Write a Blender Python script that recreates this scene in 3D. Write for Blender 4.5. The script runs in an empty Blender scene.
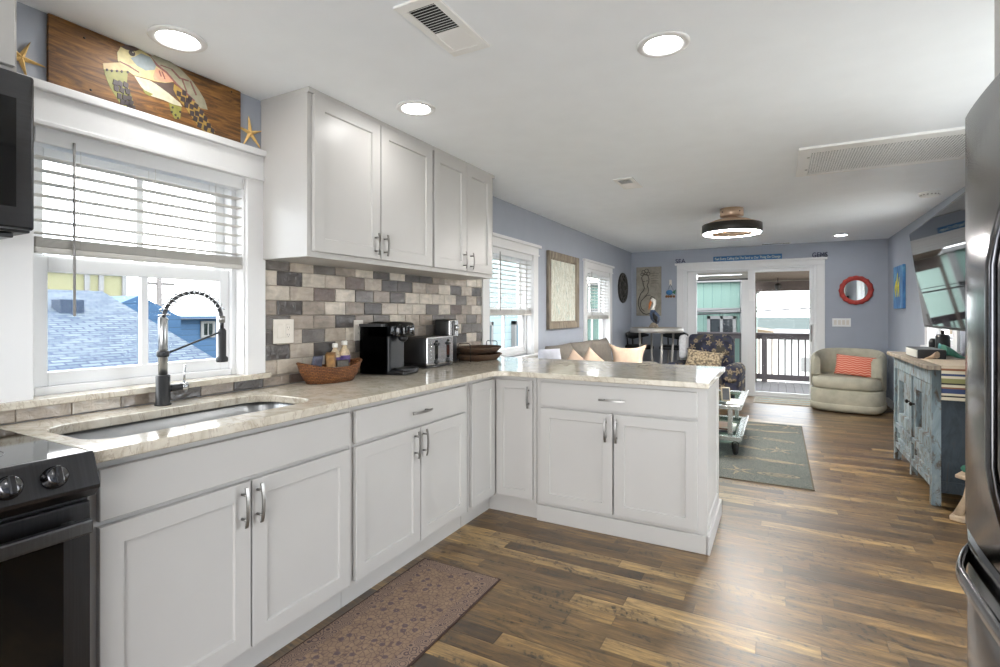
import bpy, bmesh, math, random
from mathutils import Vector, Matrix
R = math.radians
C = bpy.context.scene.collection
SC = bpy.context.scene

# ---------------------------------------------------------------- camera
cd = bpy.data.cameras.new('camera')
cam = bpy.data.objects.new('camera', cd)
C.objects.link(cam)
cam.location = (2.227, 0.0, 1.276)
cam.rotation_euler = (R(90), 0, 0.495)
cd.sensor_width = 36
cd.lens = 517.245 / 1000 * 36
cd.shift_y = -(333.5 - 313.305) / 1000
cd.clip_start = 0.02
cd.clip_end = 800
SC.camera = cam

# ---------------------------------------------------------------- view, sky
SC.view_settings.view_transform = 'Standard'
SC.view_settings.look = 'None'
SC.view_settings.gamma = 1
SC.view_settings.use_curve_mapping = False
SC.view_settings.exposure = 0.82
SC.cycles.use_denoising = True
SC.cycles.max_bounces = 12
SC.cycles.diffuse_bounces = 6
SC.cycles.glossy_bounces = 5
SC.cycles.transmission_bounces = 8
SC.cycles.transparent_max_bounces = 12
SC.cycles.sample_clamp_indirect = 6
SC.cycles.caustics_reflective = False
SC.cycles.caustics_refractive = False

SKY = 5.5
w = bpy.data.worlds.new('overcast_sky')
SC.world = w
w.use_nodes = True
nt = w.node_tree
nt.nodes.clear()
_o = nt.nodes.new('ShaderNodeOutputWorld')
_b = nt.nodes.new('ShaderNodeBackground')
_t = nt.nodes.new('ShaderNodeTexCoord')
_n = nt.nodes.new('ShaderNodeTexNoise')
_n.inputs['Scale'].default_value = 3.0
_n.inputs['Detail'].default_value = 6
_r = nt.nodes.new('ShaderNodeValToRGB')
_r.color_ramp.elements[0].position = 0.38
_r.color_ramp.elements[0].color = (0.8, 0.87, 0.96, 1)
_r.color_ramp.elements[1].position = 0.56
_r.color_ramp.elements[1].color = (1.0, 1.0, 1.0, 1)
nt.links.new(_t.outputs['Generated'], _n.inputs['Vector'])
nt.links.new(_n.outputs['Fac'], _r.inputs['Fac'])
nt.links.new(_r.outputs['Color'], _b.inputs['Color'])
_b.inputs['Strength'].default_value = SKY
nt.links.new(_b.outputs['Background'], _o.inputs['Surface'])

LAMP = 36.0        # downlight diffuser strength
FANLAMP = 210.0

def portal(name, loc, rot, sx, sy):
    l = bpy.data.lights.new(name, 'AREA')
    l.shape = 'RECTANGLE'; l.size = sx; l.size_y = sy
    l.cycles.is_portal = True
    o = bpy.data.objects.new(name, l)
    o.location = loc; o.rotation_euler = rot
    C.objects.link(o)
portal('sky_portal', (-0.16, 1.18, 1.45), (0, R(-90), 0), 1.0, 0.85)
portal('sky_portal', (-0.16, 4.38, 1.35), (0, R(-90), 0), 1.1, 0.95)
portal('sky_portal', (-0.16, 7.0, 1.35), (0, R(-90), 0), 1.1, 1.05)
portal('sky_portal', (1.78, 9.0, 1.0), (R(-90), 0, 0), 1.9, 2.0)
portal('sky_portal', (1.78, -2.1, 1.1), (R(90), 0, 0), 2.9, 2.1)
portal('sky_portal', (3.75, 2.75, 1.15), (0, R(90), 0), 2.05, 1.7)
portal('sky_portal', (3.75, 6.18, 1.5), (0, R(90), 0), 1.05, 0.9)

# ---------------------------------------------------------------- materials
def S(r, g, b):
    f = lambda c: (c / 255 / 12.92) if c / 255 <= 0.04045 else ((c / 255 + 0.055) / 1.055) ** 2.4
    return (f(r), f(g), f(b), 1)

class NT:
    """small helper to write node trees"""
    def __init__(s, name, rough=0.5, metal=0.0, spec=0.5):
        s.m = bpy.data.materials.new(name); s.m.use_nodes = True
        s.t = s.m.node_tree; s.b = s.t.nodes['Principled BSDF']
        s.b.inputs['Roughness'].default_value = rough
        s.b.inputs['Metallic'].default_value = metal
        s.b.inputs['Specular IOR Level'].default_value = spec
        s._c = None
    def n(s, typ, **kw):
        nd = s.t.nodes.new(typ)
        for k, v in kw.items():
            if k in nd.inputs: s.put(nd.inputs[k], v)
            else: setattr(nd, k, v)
        return nd
    def put(s, sock, v):
        if hasattr(v, 'is_output'): s.t.links.new(v, sock)
        else: sock.default_value = v
    def co(s):
        if s._c is None: s._c = s.n('ShaderNodeTexCoord').outputs['Object']
        return s._c
    def map(s, scale=(1, 1, 1), rot=(0, 0, 0), v=None):
        nd = s.n('ShaderNodeMapping'); s.put(nd.inputs['Vector'], v or s.co())
        nd.inputs['Scale'].default_value = scale; nd.inputs['Rotation'].default_value = rot
        return nd.outputs[0]
    def noise(s, scale, detail=4, v=None, dist=0.0, rough=0.5):
        nd = s.n('ShaderNodeTexNoise'); s.put(nd.inputs['Vector'], v or s.co())
        nd.inputs['Scale'].default_value = scale; nd.inputs['Detail'].default_value = detail
        nd.inputs['Distortion'].default_value = dist; nd.inputs['Roughness'].default_value = rough
        return nd.outputs['Fac']
    def ramp(s, fac, stops, interp='LINEAR'):
        nd = s.n('ShaderNodeValToRGB'); s.put(nd.inputs['Fac'], fac)
        cr = nd.color_ramp; cr.interpolation = interp
        while len(cr.elements) < len(stops): cr.elements.new(0.5)
        for e, (p, c) in zip(cr.elements, stops):
            e.position = p; e.color = c
        return nd.outputs['Color']
    def math(s, op, a, b=0.0, c=None):
        nd = s.n('ShaderNodeMath'); nd.operation = op
        s.put(nd.inputs[0], a); s.put(nd.inputs[1], b)
        if c is not None: s.put(nd.inputs[2], c)
        return nd.outputs[0]
    def mix(s, fac, a, b, mode='MIX'):
        nd = s.n('ShaderNodeMix'); nd.data_type = 'RGBA'; nd.blend_type = mode
        s.put(nd.inputs[0], fac); s.put(nd.inputs[6], a); s.put(nd.inputs[7], b)
        return nd.outputs[2]
    def xyz(s, v=None):
        nd = s.n('ShaderNodeSeparateXYZ'); s.put(nd.inputs[0], v or s.co())
        return nd.outputs
    def comb(s, x, y, z=0.0):
        nd = s.n('ShaderNodeCombineXYZ')
        for i, q in enumerate((x, y, z)): s.put(nd.inputs[i], q)
        return nd.outputs[0]
    def color(s, c): s.put(s.b.inputs['Base Color'], c); return s
    def rough(s, c): s.put(s.b.inputs['Roughness'], c); return s
    def bump(s, h, strength=0.3, dist=0.01):
        nd = s.n('ShaderNodeBump'); s.put(nd.inputs['Height'], h)
        nd.inputs['Strength'].default_value = strength; nd.inputs['Distance'].default_value = dist
        s.t.links.new(nd.outputs[0], s.b.inputs['Normal']); return s

M = {}
def plain(name, c, rough=0.5, metal=0.0, spec=0.5, var=0.06, vscale=6, bump=0.0, bscale=200):
    """flat paint with a faint natural unevenness"""
    t = NT(name, rough, metal, spec)
    f = t.noise(vscale, 3)
    d = tuple(max(0, q * (1 - var)) for q in c[:3]) + (1,)
    u = tuple(min(1, q * (1 + var)) for q in c[:3]) + (1,)
    t.color(t.ramp(f, [(0.3, d), (0.7, u)]))
    if bump: t.bump(t.noise(bscale, 2), bump, 0.002)
    M[name] = t.m
    return t.m

plain('wall_paint', S(166, 172, 183), 0.75, var=0.02, bump=0.05)
plain('ceiling_paint', S(243, 247, 251), 0.85, var=0.015)
plain('trim_white', S(227, 227, 227), 0.4, var=0.01)
plain('cabinet_white', S(186, 184, 181), 0.36, var=0.012)
plain('vinyl_white', S(228, 229, 230), 0.35, var=0.01)
plain('blind_white', S(200, 197, 191), 0.55, var=0.02)
plain('nickel', S(150, 148, 145), 0.3, 1.0, var=0.05)
plain('satin_steel', S(176, 176, 175), 0.28, 1.0, var=0.03)
plain('chrome', S(205, 207, 208), 0.12, 1.0, var=0.02)
plain('black_plastic', S(24, 25, 27), 0.3, var=0.1)
plain('black_gloss', S(12, 13, 14), 0.06, var=0.1)
plain('black_matte', S(30, 31, 33), 0.45, var=0.1)
plain('dark_iron', S(42, 38, 34), 0.5, 0.6, var=0.1)
plain('plate_ivory', S(222, 216, 206), 0.4, var=0.01)
plain('plate_white', S(235, 235, 233), 0.4, var=0.01)
plain('slot_dark', S(60, 56, 52), 0.6)
plain('vent_dark', S(32, 32, 32), 0.8)
plain('vent_white', S(240, 240, 238), 0.5, var=0.01)
plain('letter_navy', S(38, 40, 78), 0.6)
plain('sign_blue', S(62, 112, 158), 0.6, var=0.15, vscale=12)
plain('sign_text', S(226, 232, 214), 0.6)
plain('starfish', S(226, 188, 120), 0.8, var=0.15, vscale=60, bump=0.5, bscale=300)
plain('mirror_glass', S(225, 228, 230), 0.02, 1.0, var=0.0)
plain('coral_frame', S(176, 62, 54), 0.55, var=0.25, vscale=30, bump=0.6, bscale=60)
plain('black_carving', S(46, 44, 40), 0.55, var=0.3, vscale=40, bump=0.4, bscale=90)
plain('deck_wood', S(66, 63, 64), 0.75, var=0.12, vscale=5)
plain('porch_brown', S(73, 62, 56), 0.8, var=0.06)
plain('porch_tan', S(128, 112, 100), 0.8, var=0.06)
plain('rail_brown', S(52, 46, 48), 0.7, var=0.1)
plain('yellow_siding', S(118, 116, 88), 0.8, var=0.03)
plain('white_siding', S(112, 112, 112), 0.8, var=0.03)
plain('bright_siding', S(178, 178, 178), 0.8, var=0.03)
plain('dune_sand', S(150, 143, 132), 0.9, var=0.12, vscale=0.4)
plain('dune_grass', S(88, 76, 60), 0.9, var=0.3, vscale=4)
plain('sea', S(70, 76, 75), 1.0, 0.0, 0.0, var=0.06, vscale=0.05)
plain('asphalt_blue_dark', S(32, 46, 64), 0.8)
plain('pole_wood', S(84, 80, 78), 0.8)
plain('house_window_dark', S(30, 34, 36), 0.15, var=0.7, vscale=3)
plain('blue_pane', S(56, 84, 96), 0.3, var=0.3, vscale=2)
plain('tag_paper', S(236, 236, 236), 0.7)
plain('rose_gold', S(214, 184, 156), 0.35, 0.5, var=0.06, vscale=20)
plain('fan_black', S(44, 40, 34), 0.4, 0.2)
plain('cushion_grey', S(118, 112, 104), 0.95, var=0.12, vscale=30, bump=0.3, bscale=400)
plain('sofa_grey', S(128, 124, 116), 0.95, var=0.08, vscale=30, bump=0.3, bscale=400)
plain('pillow_peach', S(222, 196, 174), 0.95, var=0.08, vscale=18, bump=0.25, bscale=300)
plain('pillow_white', S(206, 208, 218), 0.95, var=0.12, vscale=14, bump=0.25, bscale=200)
plain('chair_sage', S(182, 178, 160), 0.95, var=0.12, vscale=9, bump=0.3, bscale=350)
plain('stool_silver', S(176, 172, 166), 0.4, 0.6, var=0.04)
plain('throw_white', S(214, 214, 216), 0.95, var=0.1, vscale=30, bump=0.4, bscale=120)
plain('walnut', S(104, 70, 48), 0.4, var=0.25, vscale=14)
plain('book_white', S(226, 224, 220), 0.7)
plain('book_grey', S(90, 92, 96), 0.6)
plain('rubber', S(28, 28, 28), 0.7)
plain('shell_green', S(62, 122, 104), 0.4, var=0.35, vscale=25)
plain('shell_aqua', S(96, 160, 160), 0.4, var=0.35, vscale=25)
plain('linen', S(196, 180, 158), 0.95, var=0.08, vscale=40, bump=0.3, bscale=500)
plain('driftwood', S(186, 164, 138), 0.85, var=0.2, vscale=25, bump=0.3, bscale=90)
plain('pelican_white', S(232, 228, 220), 0.5)
plain('pelican_bill', S(186, 112, 56), 0.5, var=0.1)
plain('label_purple', S(92, 74, 128), 0.5, var=0.3, vscale=90)
plain('packet_brown', S(132, 100, 66), 0.5, var=0.4, vscale=60)
plain('packet_blue', S(74, 76, 92), 0.5, var=0.4, vscale=60)
plain('packet_gold', S(140, 104, 60), 0.4, var=0.3, vscale=60)
plain('packet_white', S(224, 214, 196), 0.5, var=0.1, vscale=60)
plain('packet_grey', S(88, 84, 78), 0.5, var=0.3, vscale=60)
plain('bottle_cream', S(196, 176, 146), 0.35, var=0.3, vscale=70)
plain('cap_white', S(232, 230, 224), 0.4)
plain('orn_blue', S(60, 120, 170), 0.4, var=0.3, vscale=50)
plain('orn_green', S(50, 110, 80), 0.4, var=0.2)
plain('orn_brown', S(140, 92, 48), 0.5, var=0.3, vscale=60)
plain('box_lit_side', S(196, 194, 186), 0.5)

def emitter(name, c, s):
    t = NT(name); t.color((0.8, 0.8, 0.8, 1))
    t.b.inputs['Emission Color'].default_value = c
    t.b.inputs['Emission Strength'].default_value = s
    M[name] = t.m
emitter('downlight_glow', (1.0, 0.985, 0.965, 1), LAMP)
emitter('fan_glow', (1.0, 0.96, 0.91, 1), FANLAMP)

def glass(name, tint=(1, 1, 1, 1)):
    m = bpy.data.materials.new(name); m.use_nodes = True
    t = m.node_tree; t.nodes.clear()
    o = t.nodes.new('ShaderNodeOutputMaterial'); mx = t.nodes.new('ShaderNodeMixShader')
    tr = t.nodes.new('ShaderNodeBsdfTransparent'); gl = t.nodes.new('ShaderNodeBsdfGlossy')
    lw = t.nodes.new('ShaderNodeLayerWeight'); pw = t.nodes.new('ShaderNodeMath'); pw.operation = 'POWER'; pw.inputs[1].default_value = 5.0
    fr = t.nodes.new('ShaderNodeMath'); fr.operation = 'MULTIPLY_ADD'; fr.inputs[1].default_value = 0.15; fr.inputs[2].default_value = 0.0015
    t.links.new(lw.outputs['Facing'], pw.inputs[0]); t.links.new(pw.outputs[0], fr.inputs[0])
    gl.inputs['Roughness'].default_value = 0.0; tr.inputs['Color'].default_value = tint
    t.links.new(fr.outputs[0], mx.inputs[0]); t.links.new(tr.outputs[0], mx.inputs[1])
    t.links.new(gl.outputs[0], mx.inputs[2]); t.links.new(mx.outputs[0], o.inputs['Surface'])
    M[name] = m
glass('window_glass', (0.97, 0.98, 0.98, 1))
glass('table_glass', (0.82, 0.9, 0.87, 1))
glass('smoke_tank', (0.25, 0.26, 0.28, 1))

# floor: narrow mixed-tone boards running across the room (along x)
t = NT('floor_boards', 0.33, spec=0.5)
x, y, z = t.xyz()
BW, BL = 0.083, 0.74
row = t.math('FLOOR', t.math('DIVIDE', y, BW))
wn = t.n('ShaderNodeTexWhiteNoise', noise_dimensions='1D'); t.put(wn.inputs['W'], row)
xs = t.math('ADD', t.math('DIVIDE', x, BL), t.math('MULTIPLY', wn.outputs['Value'], 7.31))
col = t.math('FLOOR', xs)
wn2 = t.n('ShaderNodeTexWhiteNoise', noise_dimensions='2D'); t.put(wn2.inputs['Vector'], t.comb(row, col))
tone = wn2.outputs['Value']
base = t.ramp(tone, [(0.0, S(66, 49, 28)), (0.25, S(90, 68, 39)), (0.5, S(112, 87, 51)), (0.7, S(98, 76, 47)), (0.88, S(128, 102, 63)), (1.0, S(150, 124, 82))])
gv = t.comb(t.math('ADD', t.math('MULTIPLY', x, 2.2), t.math('MULTIPLY', tone, 31.0)), t.math('MULTIPLY', y, 44.0), t.math('MULTIPLY', row, 0.37))
gr = t.noise(1.6, 6, gv, 0.9, 0.62)
mv = t.comb(t.math('ADD', t.math('MULTIPLY', x, 2.6), t.math('MULTIPLY', tone, 57.0)), t.math('MULTIPLY', y, 9.0), t.math('MULTIPLY', row, 1.9))
mo = t.noise(1.5, 7, mv, 1.2, 0.7)
base = t.mix(0.9, base, t.ramp(mo, [(0.3, (0.42, 0.38, 0.33, 1)), (0.5, (0.95, 0.94, 0.92, 1)), (0.66, (1.6, 1.57, 1.48, 1))]), 'MULTIPLY')
sw = t.noise(1.0, 2, t.comb(t.math('ADD', t.math('MULTIPLY', x, 46.0), t.math('MULTIPLY', y, 14.0)), t.math('MULTIPLY', y, 22.0), row))
swm = t.math('MULTIPLY', t.ramp(sw, [(0.52, (0, 0, 0, 1)), (0.6, (1, 1, 1, 1))]), t.ramp(mo, [(0.4, (0.85,) * 3 + (1,)), (0.5, (0, 0, 0, 1))]))
base = t.mix(swm, base, S(44, 34, 24))
c1 = t.mix(0.85, base, t.ramp(gr, [(0.3, (0.22, 0.19, 0.16, 1)), (0.46, (0.85, 0.84, 0.82, 1)), (0.56, (1.1, 1.08, 1.05, 1)), (0.72, (1.9, 1.82, 1.66, 1))]), 'MULTIPLY')
fy = t.math('FRACT', t.math('DIVIDE', y, BW)); fx = t.math('FRACT', xs)
ed = t.math('MINIMUM', t.math('MINIMUM', fy, t.math('SUBTRACT', 1.0, fy)), t.math('MULTIPLY', t.math('MINIMUM', fx, t.math('SUBTRACT', 1.0, fx)), BL / BW))
seam = t.ramp(ed, [(0.0, (0.45, 0.42, 0.4, 1)), (0.03, (1, 1, 1, 1))])
t.color(t.mix(1.0, c1, seam, 'MULTIPLY'))
t.rough(t.ramp(gr, [(0.3, (0.36,) * 3 + (1,)), (0.7, (0.5,) * 3 + (1,))]))
t.bump(t.math('ADD', t.math('MULTIPLY', gr, 0.3), t.math('MINIMUM', t.math('MULTIPLY', ed, 18.0), 1.0)), 0.22, 0.003)
t.b.inputs['Specular IOR Level'].default_value = 0.85; t.b.inputs['Coat Weight'].default_value = 0.25; t.b.inputs['Coat Roughness'].default_value = 0.33; M['floor_boards'] = t.m

# quartz worktop
t = NT('quartz', 0.1, spec=0.55)
a = t.noise(7, 8, None, 1.4, 0.65); b = t.noise(38, 4, None, 0.3, 0.6); c = t.noise(3.2, 6, t.map((1, 2.2, 1)), 2.4, 0.6)
k = t.ramp(a, [(0.3, S(180, 170, 152)), (0.46, S(202, 194, 178)), (0.6, S(211, 205, 191)), (0.75, S(188, 178, 160))])
k = t.mix(t.ramp(b, [(0.55, (0, 0, 0, 1)), (0.75, (0.4, 0.4, 0.4, 1))]), k, S(160, 142, 122))
k = t.mix(t.ramp(c, [(0.475, (0, 0, 0, 1)), (0.5, (0.45, 0.45, 0.45, 1)), (0.525, (0, 0, 0, 1))]), k, S(140, 120, 100))
t.color(k); M['quartz'] = t.m

# hand-made tiles in six tones, with a wavy glaze
for nm, cc in (('tile_cream', S(200, 190, 176)), ('tile_beige', S(182, 170, 156)), ('tile_taupe', S(154, 142, 130)),
               ('tile_grey', S(112, 106, 101)), ('tile_charcoal', S(88, 83, 80)), ('tile_umber', S(116, 102, 94))):
    t = NT(nm, 0.08, spec=0.7)
    f = t.noise(14, 5, None, 0.6); s2 = t.noise(60, 4, t.map((1, 0.25, 1)), 0.5)
    lo = tuple(q * 0.62 for q in cc[:3]) + (1,); hi = tuple(min(1, q * 1.2) for q in cc[:3]) + (1,)
    t.color(t.mix(0.35, t.ramp(f, [(0.3, lo), (0.7, hi)]), t.ramp(s2, [(0.3, lo), (0.7, hi)])))
    t.bump(t.noise(34, 4, None, 0.8), 0.6, 0.008); M[nm] = t.m
plain('grout', S(150, 142, 132), 0.9)

# brushed metals
def brushed(name, c, rough, axis, lo=0.85, hi=1.15):
    t = NT(name, rough, 1.0); sc = [3, 3, 3]; sc[axis] = 220
    f = t.noise(1.0, 3, t.map(tuple(sc)))
    t.color(t.ramp(f, [(0.3, tuple(q * lo for q in c[:3]) + (1,)), (0.7, tuple(min(1, q * hi) for q in c[:3]) + (1,))]))
    M[name] = t.m
brushed('sink_steel', S(150, 152, 154), 0.36, 0)
brushed('black_steel', S(96, 96, 98), 0.17, 2, 0.94, 1.06)
brushed('dark_steel', S(78, 78, 80), 0.3, 1, 0.9, 1.1)
brushed('handle_steel', S(112, 112, 113), 0.3, 1, 0.92, 1.08)
brushed('toaster_steel', S(170, 170, 170), 0.25, 2)

# painted plank of the turtle sign
t = NT('sign_plank', 0.55)
g = t.noise(2.2, 8, t.map((1, 1.6, 11)), 2.4, 0.65); g2 = t.noise(9, 4, t.map((1, 1, 5)), 0.5)
k = t.ramp(g, [(0.28, S(46, 28, 12)), (0.45, S(92, 60, 24)), (0.58, S(128, 88, 38)), (0.75, S(158, 116, 58))])
t.color(t.mix(0.5, k, t.ramp(g2, [(0.3, (0.6, 0.55, 0.5, 1)), (0.7, (1.2, 1.15, 1.1, 1))]), 'MULTIPLY'))
M['sign_plank'] = t.m
for nm, cc in (('t_shell', S(142, 138, 118)), ('t_plastron', S(176, 172, 150)), ('t_dark', S(78, 62, 56)), ('t_olive', S(122, 120, 58)),
               ('t_yellow', S(152, 124, 62)), ('t_head', S(178, 166, 118)), ('t_tan', S(178, 154, 108)), ('t_blue', S(126, 136, 138)),
               ('t_pink', S(186, 138, 112)), ('t_line', S(120, 78, 74)), ('t_cell', S(58, 48, 48))):
    plain(nm, cc, 0.5, var=0.16, vscale=40)

# weathered teal cabinet
t = NT('teal_distressed', 0.7)
a = t.noise(5, 8, t.map((1, 1, 0.3)), 1.0, 0.7); b = t.noise(26, 6, t.map((1, 1, 0.35)), 0.6, 0.7)
k = t.ramp(a, [(0.3, S(88, 104, 112)), (0.5, S(128, 143, 148)), (0.7, S(164, 174, 176))])
k = t.mix(t.ramp(b, [(0.50, (0, 0, 0, 1)), (0.60, (0.9, 0.9, 0.9, 1))]), k, S(92, 78, 64))
t.color(k).bump(b, 0.3, 0.003); M['teal_distressed'] = t.m
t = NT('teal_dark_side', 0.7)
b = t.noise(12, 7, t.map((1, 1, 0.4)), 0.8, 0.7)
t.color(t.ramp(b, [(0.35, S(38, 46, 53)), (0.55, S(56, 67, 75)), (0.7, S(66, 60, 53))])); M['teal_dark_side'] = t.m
t = NT('grey_wood', 0.75)
b = t.noise(4, 7, t.map((6, 6, 0.7)), 0.8, 0.65)
t.color(t.ramp(b, [(0.3, S(96, 86, 74)), (0.5, S(134, 123, 108)), (0.72, S(164, 154, 138))])); M['grey_wood'] = t.m
t = NT('plaque_stone', 0.85)
b = t.noise(9, 7, t.map((1, 1, 1)), 0.8, 0.65)
t.color(t.ramp(b, [(0.3, S(136, 130, 118)), (0.7, S(170, 164, 150))])).bump(b, 0.3, 0.004); M['plaque_stone'] = t.m
plain('plaque_line', S(74, 68, 62), 0.8)

# abstract painting
t = NT('swirl_canvas', 0.55)
v = t.map((1, 7, 1.3))
a = t.noise(2.4, 6, v, 3.2, 0.55); b = t.noise(3.4, 5, t.map((1, 5, 1.6)), 2.0)
k = t.ramp(a, [(0.3, S(118, 114, 96)), (0.4, S(206, 206, 192)), (0.5, S(226, 228, 218)), (0.56, S(164, 160, 136)), (0.62, S(220, 220, 208)), (0.72, S(128, 142, 138))])
k = t.mix(t.ramp(b, [(0.56, (0, 0, 0, 1)), (0.68, (0.6, 0.6, 0.6, 1))]), k, S(158, 188, 182))
t.color(k).bump(a, 0.3, 0.004); M['swirl_canvas'] = t.m
t = NT('blue_canvas', 0.55)
a = t.noise(4, 5, t.map((1, 1.5, 0.8)), 1.0)
t.color(t.ramp(a, [(0.3, S(40, 88, 150)), (0.55, S(78, 138, 190)), (0.75, S(120, 180, 206))])); M['blue_canvas'] = t.m
plain('yellow_stroke', S(224, 214, 74), 0.6, var=0.2, vscale=20)

# runner: small-figure persian ground, darker border
t = NT('runner_field', 0.95)
wv = t.n('ShaderNodeTexNoise'); t.put(wv.inputs['Vector'], t.co()); wv.inputs['Scale'].default_value = 26
off = t.n('ShaderNodeVectorMath', operation='MULTIPLY_ADD'); t.put(off.inputs[0], wv.outputs['Color']); off.inputs[1].default_value = (0.016, 0.016, 0); t.put(off.inputs[2], t.co())
vo = t.n('ShaderNodeTexVoronoi', feature='F1'); t.put(vo.inputs['Vector'], off.outputs[0]); vo.inputs['Scale'].default_value = 20; vo.inputs['Randomness'].default_value = 0.6
v2 = t.n('ShaderNodeTexVoronoi', feature='DISTANCE_TO_EDGE'); t.put(v2.inputs['Vector'], off.outputs[0]); v2.inputs['Scale'].default_value = 48
k = t.ramp(vo.outputs['Distance'], [(0.0, S(138, 114, 94)), (0.12, S(88, 74, 76)), (0.24, S(104, 88, 86)), (0.3, S(144, 121, 98)), (0.6, S(134, 111, 92))])
k = t.mix(t.ramp(v2.outputs[0], [(0.03, (0.8,) * 3 + (1,)), (0.09, (0, 0, 0, 1))]), k, S(90, 72, 70))
k = t.mix(0.5, k, t.ramp(t.noise(7, 4), [(0.3, (0.78, 0.76, 0.76, 1)), (0.7, (1.15, 1.15, 1.12, 1))]), 'MULTIPLY')
t.color(k).bump(t.noise(400, 2), 0.4, 0.002); M['runner_field'] = t.m
t = NT('runner_border', 0.95)
vo = t.n('ShaderNodeTexVoronoi', feature='F1'); t.put(vo.inputs['Vector'], t.co()); vo.inputs['Scale'].default_value = 26
rings = t.math('SINE', t.math('MULTIPLY', vo.outputs['Distance'], 34.0))
k = t.ramp(rings, [(0.2, S(134, 112, 96)), (0.55, S(104, 86, 80)), (0.85, S(78, 64, 64))])
t.color(k).bump(t.noise(400, 2), 0.4, 0.002); M['runner_border'] = t.m
plain('runner_edge', S(66, 48, 42), 0.95)

# woven area rug
t = NT('rug_ground', 0.95)
a = t.noise(160, 3); b = t.noise(5, 4)
k = t.ramp(a, [(0.35, S(62, 70, 70)), (0.5, S(90, 96, 92)), (0.66, S(128, 127, 116))])
t.color(t.mix(0.5, k, t.ramp(b, [(0.3, (0.85,) * 3 + (1,)), (0.7, (1.1,) * 3 + (1,))]), 'MULTIPLY')).bump(a, 0.5, 0.003); M['rug_ground'] = t.m
t = NT('rug_motif', 0.95)
a = t.noise(180, 3)
t.color(t.ramp(a, [(0.38, S(96, 98, 90)), (0.52, S(148, 134, 112)), (0.7, S(162, 149, 128))])).bump(a, 0.5, 0.003); M['rug_motif'] = t.m
plain('rug_edge', S(96, 88, 74), 0.95)

# sea-life upholstery: pale starfish and shells on navy
t = NT('sealife_fabric', 0.9)
vo = t.n('ShaderNodeTexVoronoi', feature='F1'); t.put(vo.inputs['Vector'], t.co()); vo.inputs['Scale'].default_value = 7.5
dl = t.n('ShaderNodeVectorMath', operation='SUBTRACT'); sc = t.n('ShaderNodeVectorMath', operation='SCALE')
t.put(sc.inputs[0], t.co()); sc.inputs['Scale'].default_value = 7.5
ps = t.n('ShaderNodeVectorMath', operation='SCALE'); t.put(ps.inputs[0], vo.outputs['Position']); ps.inputs['Scale'].default_value = 7.5
t.put(dl.inputs[0], t.co()); t.put(dl.inputs[1], vo.outputs['Position'])
dx, dy, dz = t.xyz(dl.outputs[0])
an = t.math('ARCTAN2', dz, dx); rr = t.math('SQRT', t.math('ADD', t.math('MULTIPLY', dx, dx), t.math('MULTIPLY', dz, dz)))
cr_, cg_, cb_ = t.xyz(vo.outputs['Color'])
arm = t.math('ADD', 0.034, t.math('MULTIPLY', t.math('COSINE', t.math('ADD', t.math('MULTIPLY', an, 5.0), t.math('MULTIPLY', cr_, 6.0))), t.math('MULTIPLY', cg_, 0.026)))
ins = t.math('LESS_THAN', rr, arm)
ground = t.ramp(t.noise(9, 4), [(0.35, S(36, 37, 46)), (0.5, S(54, 57, 78)), (0.62, S(76, 72, 64))])
mot = t.ramp(t.math('SINE', t.math('MULTIPLY', rr, 260.0)), [(0.2, S(146, 132, 110)), (0.9, S(104, 92, 74))])
t.color(t.mix(ins, ground, mot)).bump(t.noise(400, 2), 0.3, 0.002); M['sealife_fabric'] = t.m
t = NT('tan_brocade', 0.95)
vo = t.n('ShaderNodeTexVoronoi', feature='F1'); t.put(vo.inputs['Vector'], t.co()); vo.inputs['Scale'].default_value = 34
t.color(t.ramp(vo.outputs['Distance'], [(0.2, S(196, 180, 152)), (0.5, S(168, 150, 122)), (0.7, S(110, 100, 86))])); M['tan_brocade'] = t.m
# coral lumbar pillow with pale wave lines
t = NT('coral_wave', 0.95)
x, y, z = t.xyz()
ph = t.math('ADD', t.math('MULTIPLY', z, 210.0), t.math('MULTIPLY', t.math('SINE', t.math('MULTIPLY', x, 75.0)), 1.4))
t.color(t.ramp(t.math('SINE', ph), [(0.62, S(214, 112, 88)), (0.85, S(238, 190, 172))])); M['coral_wave'] = t.m

# wicker
t = NT('wicker_honey', 0.7)
x, y, z = t.xyz()
br = t.n('ShaderNodeTexBrick'); t.put(br.inputs['Vector'], t.comb(t.math('MULTIPLY', t.math('ARCTAN2', y, x), 0.15), z)); br.inputs['Scale'].default_value = 1.0
br.inputs['Brick Width'].default_value = 0.022; br.inputs['Row Height'].default_value = 0.0085; br.inputs['Mortar Size'].default_value = 0.0016; br.inputs['Mortar Smooth'].default_value = 0.6
br.inputs['Color1'].default_value = S(150, 96, 50); br.inputs['Color2'].default_value = S(112, 66, 32); br.inputs['Mortar'].default_value = S(46, 26, 12)
t.color(br.outputs['Color']).bump(t.math('SUBTRACT', 1.0, br.outputs['Fac']), 0.9, 0.005); M['wicker_honey'] = t.m
t = NT('wicker_dark', 0.7)
x, y, z = t.xyz()
br = t.n('ShaderNodeTexBrick'); t.put(br.inputs['Vector'], t.comb(t.math('MULTIPLY', t.math('ARCTAN2', y, x), 0.15), z)); br.inputs['Scale'].default_value = 1.0
br.inputs['Brick Width'].default_value = 0.022; br.inputs['Row Height'].default_value = 0.0085; br.inputs['Mortar Size'].default_value = 0.0016; br.inputs['Mortar Smooth'].default_value = 0.6
br.inputs['Color1'].default_value = S(112, 82, 56); br.inputs['Color2'].default_value = S(82, 58, 40); br.inputs['Mortar'].default_value = S(32, 24, 18)
t.color(br.outputs['Color']).bump(t.math('SUBTRACT', 1.0, br.outputs['Fac']), 0.9, 0.005); M['wicker_dark'] = t.m

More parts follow.
